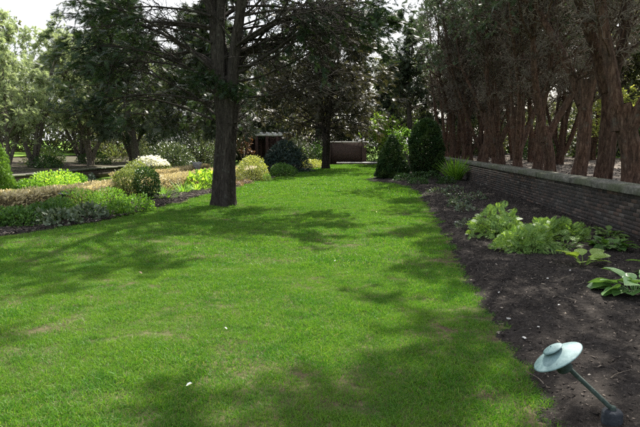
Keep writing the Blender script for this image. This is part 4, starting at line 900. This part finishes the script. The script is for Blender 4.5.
# low hedges along the gravel path
def hedge(name, pts, w, h, n, seed, label):
    rg = np.random.RandomState(seed); pts = np.array(pts, float); root = empty(name, (pts[0, 0], pts[0, 1], 0))
    seg = np.concatenate([[0], np.cumsum(np.linalg.norm(np.diff(pts, axis=0), axis=1))]); s = rg.uniform(0, seg[-1], n)
    cx = np.interp(s, seg, pts[:, 0]); cy = np.interp(s, seg, pts[:, 1]); tx = np.interp(s + .1, seg, pts[:, 0]) - np.interp(s - .1, seg, pts[:, 0]); ty = np.interp(s + .1, seg, pts[:, 1]) - np.interp(s - .1, seg, pts[:, 1])
    tl = np.hypot(tx, ty) + 1e-6; nx, ny = ty / tl, -tx / tl
    face = rg.choice(3, n, p=[.3, .35, .35]); u = rg.uniform(-1, 1, n); v = rg.uniform(0, 1, n); dpt = rg.uniform(0, 1, n) ** 2 * .3
    off = np.where(face == 0, u, np.where(face == 1, 1 - dpt, -1 + dpt)) * w / 2; z = np.where(face == 0, h * (1 - dpt * .5), h * v) * (1 + .025 * np.sin(s * 3) + .02 * np.sin(s * 7.3))
    p = np.stack([cx + nx * off - pts[0, 0], cy + ny * off - pts[0, 1], np.maximum(z, .02)], -1)
    nr = np.stack([np.where(face == 0, 0, np.where(face == 1, 1, -1)) * nx, np.where(face == 0, 0, np.where(face == 1, 1, -1)) * ny, np.where(face == 0, 1, .3)], -1)
    mb = MB(); scatter(mb, *LEAF4, p, nr + rg.normal(0, .45, (n, 3)) + np.array([0, 0, .4]), nr + rg.normal(0, .4, (n, 3)) + np.array([0, 0, .5]), .085 * rg.uniform(.6, 1.3, n)); mb.build('foliage', M['tan_leaf'], root)
    ck = MB(); sc_ = np.linspace(.08, seg[-1] - .08, 120); kx = np.interp(sc_, seg, pts[:, 0]) - pts[0, 0]; ky = np.interp(sc_, seg, pts[:, 1]) - pts[0, 1]
    gx_, gy_ = np.gradient(kx), np.gradient(ky); gl = np.hypot(gx_, gy_); ox, oy = gy_ / gl, -gx_ / gl; prf = [(-.8, 0), (-.84, .5), (-.76, .88), (-.2, .93), (.3, .92), (.78, .88), (.85, .45), (.8, 0)]; kk = len(prf)
    V = np.array([[(kx[i] + ox[i] * a * w / 2 * (1 + .05 * rg.normal()), ky[i] + oy[i] * a * w / 2, b * h * (1 + .03 * rg.normal())) for (a, b) in prf] for i in range(120)])
    ii = np.arange(119)[:, None] * kk; jj = np.arange(kk - 1)[None]; ck.add(V.reshape(-1, 3), quads=np.stack([ii + jj, ii + jj + 1, ii + kk + jj + 1, ii + kk + jj], -1).reshape(-1, 4)); ck.build('inner_growth', M['tan_inner'], root)
    sb = MB(); st = np.arange(.2, seg[-1], .3); b = np.stack([np.interp(st, seg, pts[:, 0]) - pts[0, 0], np.interp(st, seg, pts[:, 1]) - pts[0, 1], np.full(len(st), -.05)], -1)
    tubes(sb, np.stack([b, b + np.array([0, 0, h * .5]), b + np.array([0.03, 0, h * .9])], 1), np.tile([.012, .009, .005], (len(st), 1)), 4); o = sb.build('stems', M['stem'], root); o['kind'] = 'stuff'
    tag(root, label, 'hedge')
hedge('low_hedge', [(-9.6, 9.5), (-8.3, 12.2), (-7.7, 14.5), (-7.35, 17.5), (-6.9, 20.5), (-6.6, 25), (-6.6, 30)], .9, .5, 20000, 1, 'low bronzed hedge on the near side of the gravel path')
hedge('low_hedge', [(-10.3, 23.4), (-9.9, 25.5), (-9.6, 28), (-9.7, 35)], .7, .42, 12000, 2, 'low bronzed hedge on the far side of the gravel path')

# ------------------------------------------------------------------ the leaning path lamp
def path_lamp(loc, foot, head, nrm, label, s=1.0, shade='verdigris'):
    root = empty('path_lamp', loc, 0, s)
    foot = np.array(foot, float); head = np.array(head, float); nrm = unit(np.array(nrm, float))
    zx = unit(head - foot); 
    def basis(z):
        x = unit(np.cross(z, np.array([0.1, 1., 0]))); y = np.cross(z, x); return np.stack([x, y, z], -1)
    B = basis(nrm); Bs = basis(zx)
    def tf(mb, b, o):
        for i in range(len(mb.v)): mb.v[i] = mb.v[i] @ b.T + o
        return mb
    mb = MB(); lathe(mb, [(0.0, .085), (.036, .084), (.048, .079), (.055, .068), (.057, .0), (.06, -.04), (0, -.06)], 32); bs = mb.build('base', M['black_plastic'], root, True)
    mb = MB(); lathe(mb, [(.001, .105), (.016, .104), (.019, .095), (.019, .075)], 20); mb.build('collar', M['dark_metal'], bs, True)
    mb = MB(); L = np.linalg.norm(head - foot); lathe(mb, [(.0135, -.03), (.0135, L), (.001, L)], 16); tf(mb, Bs, foot).build('stem', M['dark_metal'], root, True)
    # housing below the shade
    mb = MB(); lathe(mb, [(.012, -.085), (.036, -.08), (.044, -.07), (.044, -.03), (.052, -.028), (.052, -.018), (.03, -.016)], 24); so = tf(mb, B, head).build('socket', M['dark_metal'], root, True)
    mb = MB(); lathe(mb, [(.029, -.04), (.029, .03)], 24); tf(mb, B, head).build('lamp_glass', M['glass'], so, True)
    for i in range(3):
        a = i * 2.1; p = np.array([math.cos(a) * .036, math.sin(a) * .036, -.045]); mb = MB(); tubes(mb, np.array([p, p + [0, 0, .1]]), np.array([.003, .003]), 6); tf(mb, B, head).build('strut', M['dark_metal'], so, True)
    sh = MB(); lathe(sh, [(.004, .064), (.04, .052), (.09, .035), (.14, .016), (.1475, .012), (.1465, .0105), (.14, .013), (.09, .031), (.03, .048)], 64); sh = tf(sh, B, head).build('lamp_shade', M[shade], root, True)
    mb = MB(); lathe(mb, [(.001, .0835), (.02, .080), (.046, .0715), (.058, .0665), (.0585, .064), (.053, .065), (.02, .076)], 48); cap_ = tf(mb, B, head).build('top_cap', M[shade], sh, True)
    for i in range(3):
        a = i * 2.1 + .6; p = np.array([math.cos(a) * .034, math.sin(a) * .034, .048]); mb = MB(); tubes(mb, np.array([p, p + [0, 0, .026]]), np.array([.004, .004]), 8); tf(mb, B, head).build('spacer', M['dark_metal'], sh, True)
    mb = MB(); lathe(mb, [(.0, .087), (.004, .0865), (.005, .084), (.005, .08)], 16); tf(mb, B, head).build('finial', M['verdigris'], sh, True)
    tag(root, label, 'lamp'); return root
path_lamp((1.45, 3.12, bz(1.45, 3.12) - .02), (0, 0, .085), (-.30, .03, .365), (-.54, .08, .84), 'leaning verdigris path lamp with round shade in the near mulch')
path_lamp((-7.25, 13.35, .0), (0, 0, .085), (0.0, 0.0, .42), (.05, 0, 1), 'small upright garden lamp standing before the near bronzed hedge', 1.0, 'dark_metal')
# stone urn by the far hedge
mb = MB(); root = empty('stone_urn', (-9.0, 31.0, 0)); lathe(mb, [(.0, .0), (.2, .0), (.2, .14), (.12, .17), (.09, .26), (.13, .34), (.24, .52), (.27, .68), (.24, .7), (.22, .66), (0, .62)], 24); mb.build('bowl', M['grey_stone'], root, True)
mb = MB(); bevbox(mb, -.24, .24, -.24, .24, -.05, .03, .01); mb.build('plinth', M['grey_stone'], root); tag(root, 'small grey stone urn beside the path near the rhododendrons', 'urn')

# ------------------------------------------------------------------ fallen leaves and sticks
rg = np.random.RandomState(5)
fl = [(-2.66, 6.58, .055, 'curled pale leaf lying on the lawn near the left'), (-1.09, 3.44, .045, 'small whitish leaf on the nearest grass'), (-1.12, 4.58, .03, 'tiny pale leaf on the lawn above the nearest one'), (-.3, 7.5, .03, 'tiny pale leaf in the middle of the lawn'), (0.45, 13.2, .05, 'pale fleck of leaf far down the lawn')]
for (x, y, s, lab) in fl:
    mb = MB(); scatter(mb, *t_leaf(.3, .25, -.2), np.array([[0, -.5 * s, 0.]]), np.array([[.2, 1, .1]]), np.array([[0, 0, 1.]]), s)
    o = mb.build('fallen_leaf', M['dry_leaf'] if s > .05 else M['white_leaf'], None, False); o.location = (x, y, .046); o.rotation_euler = (0.1, .1, rg.uniform(0, 6)); tag(o, lab, 'leaf', 'pale leaves on the grass')
ch = [(1.38, 5.05, .035), (1.36, 4.5, .03), (1.55, 4.75, .02), (1.5, 5.9, .02), (1.95, 5.4, .025), (2.2, 6.5, .022), (1.9, 9.8, .05), (2.0, 11.4, .06), (2.6, 6.9, .03), (1.42, 3.9, .02), (1.75, 3.4, .02)]
for i, (x, y, s) in enumerate(ch):
    mb = MB(); bevbox(mb, -.5 * s, .5 * s, -.3 * s, .3 * s, -.1 * s, .25 * s, .06 * s); mb.v[0] += rg.normal(0, .05 * s, mb.v[0].shape)
    o = mb.build('stone_chip', M['pale_stone'], None); o.location = (x, y, bz(x, y) + .012); o.rotation_euler = (rg.normal(0, .2), rg.normal(0, .2), rg.uniform(0, 6)); tag(o, 'pale stone chip lying on the dark mulch', 'stone', 'pale chips on the right border')
sticks = [(2.35, 6.35, .32, .3), (2.5, 6.2, .26, .5), (1.25, 3.75, .22, 1.5), (1.75, 3.75, .25, .9), (2.1, 5.6, .2, 2.2), (2.9, 6.55, .25, .1), (1.9, 7.2, .2, 1.2), (1.55, 6.6, .16, .4)]
for i, (x, y, L, a) in enumerate(sticks):
    mb = MB(); p = path(rg, (-L / 2, 0, 0), (1, 0, .05), L, 6, .13); p[:, 2] = np.abs(p[:, 2]) * .3; tubes(mb, p, np.linspace(.0045, .002, 7), 5); tubes(mb, np.array([p[3], p[3] + np.array([.04, .05, .012])]), np.array([.002, .001]), 4)
    o = mb.build('dead_stick', M['twig'], None, True); o.location = (x, y, bz(x, y) + .022); o.rotation_euler = (0, 0, a); tag(o, 'thin dry stick lying on the dark mulch', 'stick', 'dry sticks on the right border')
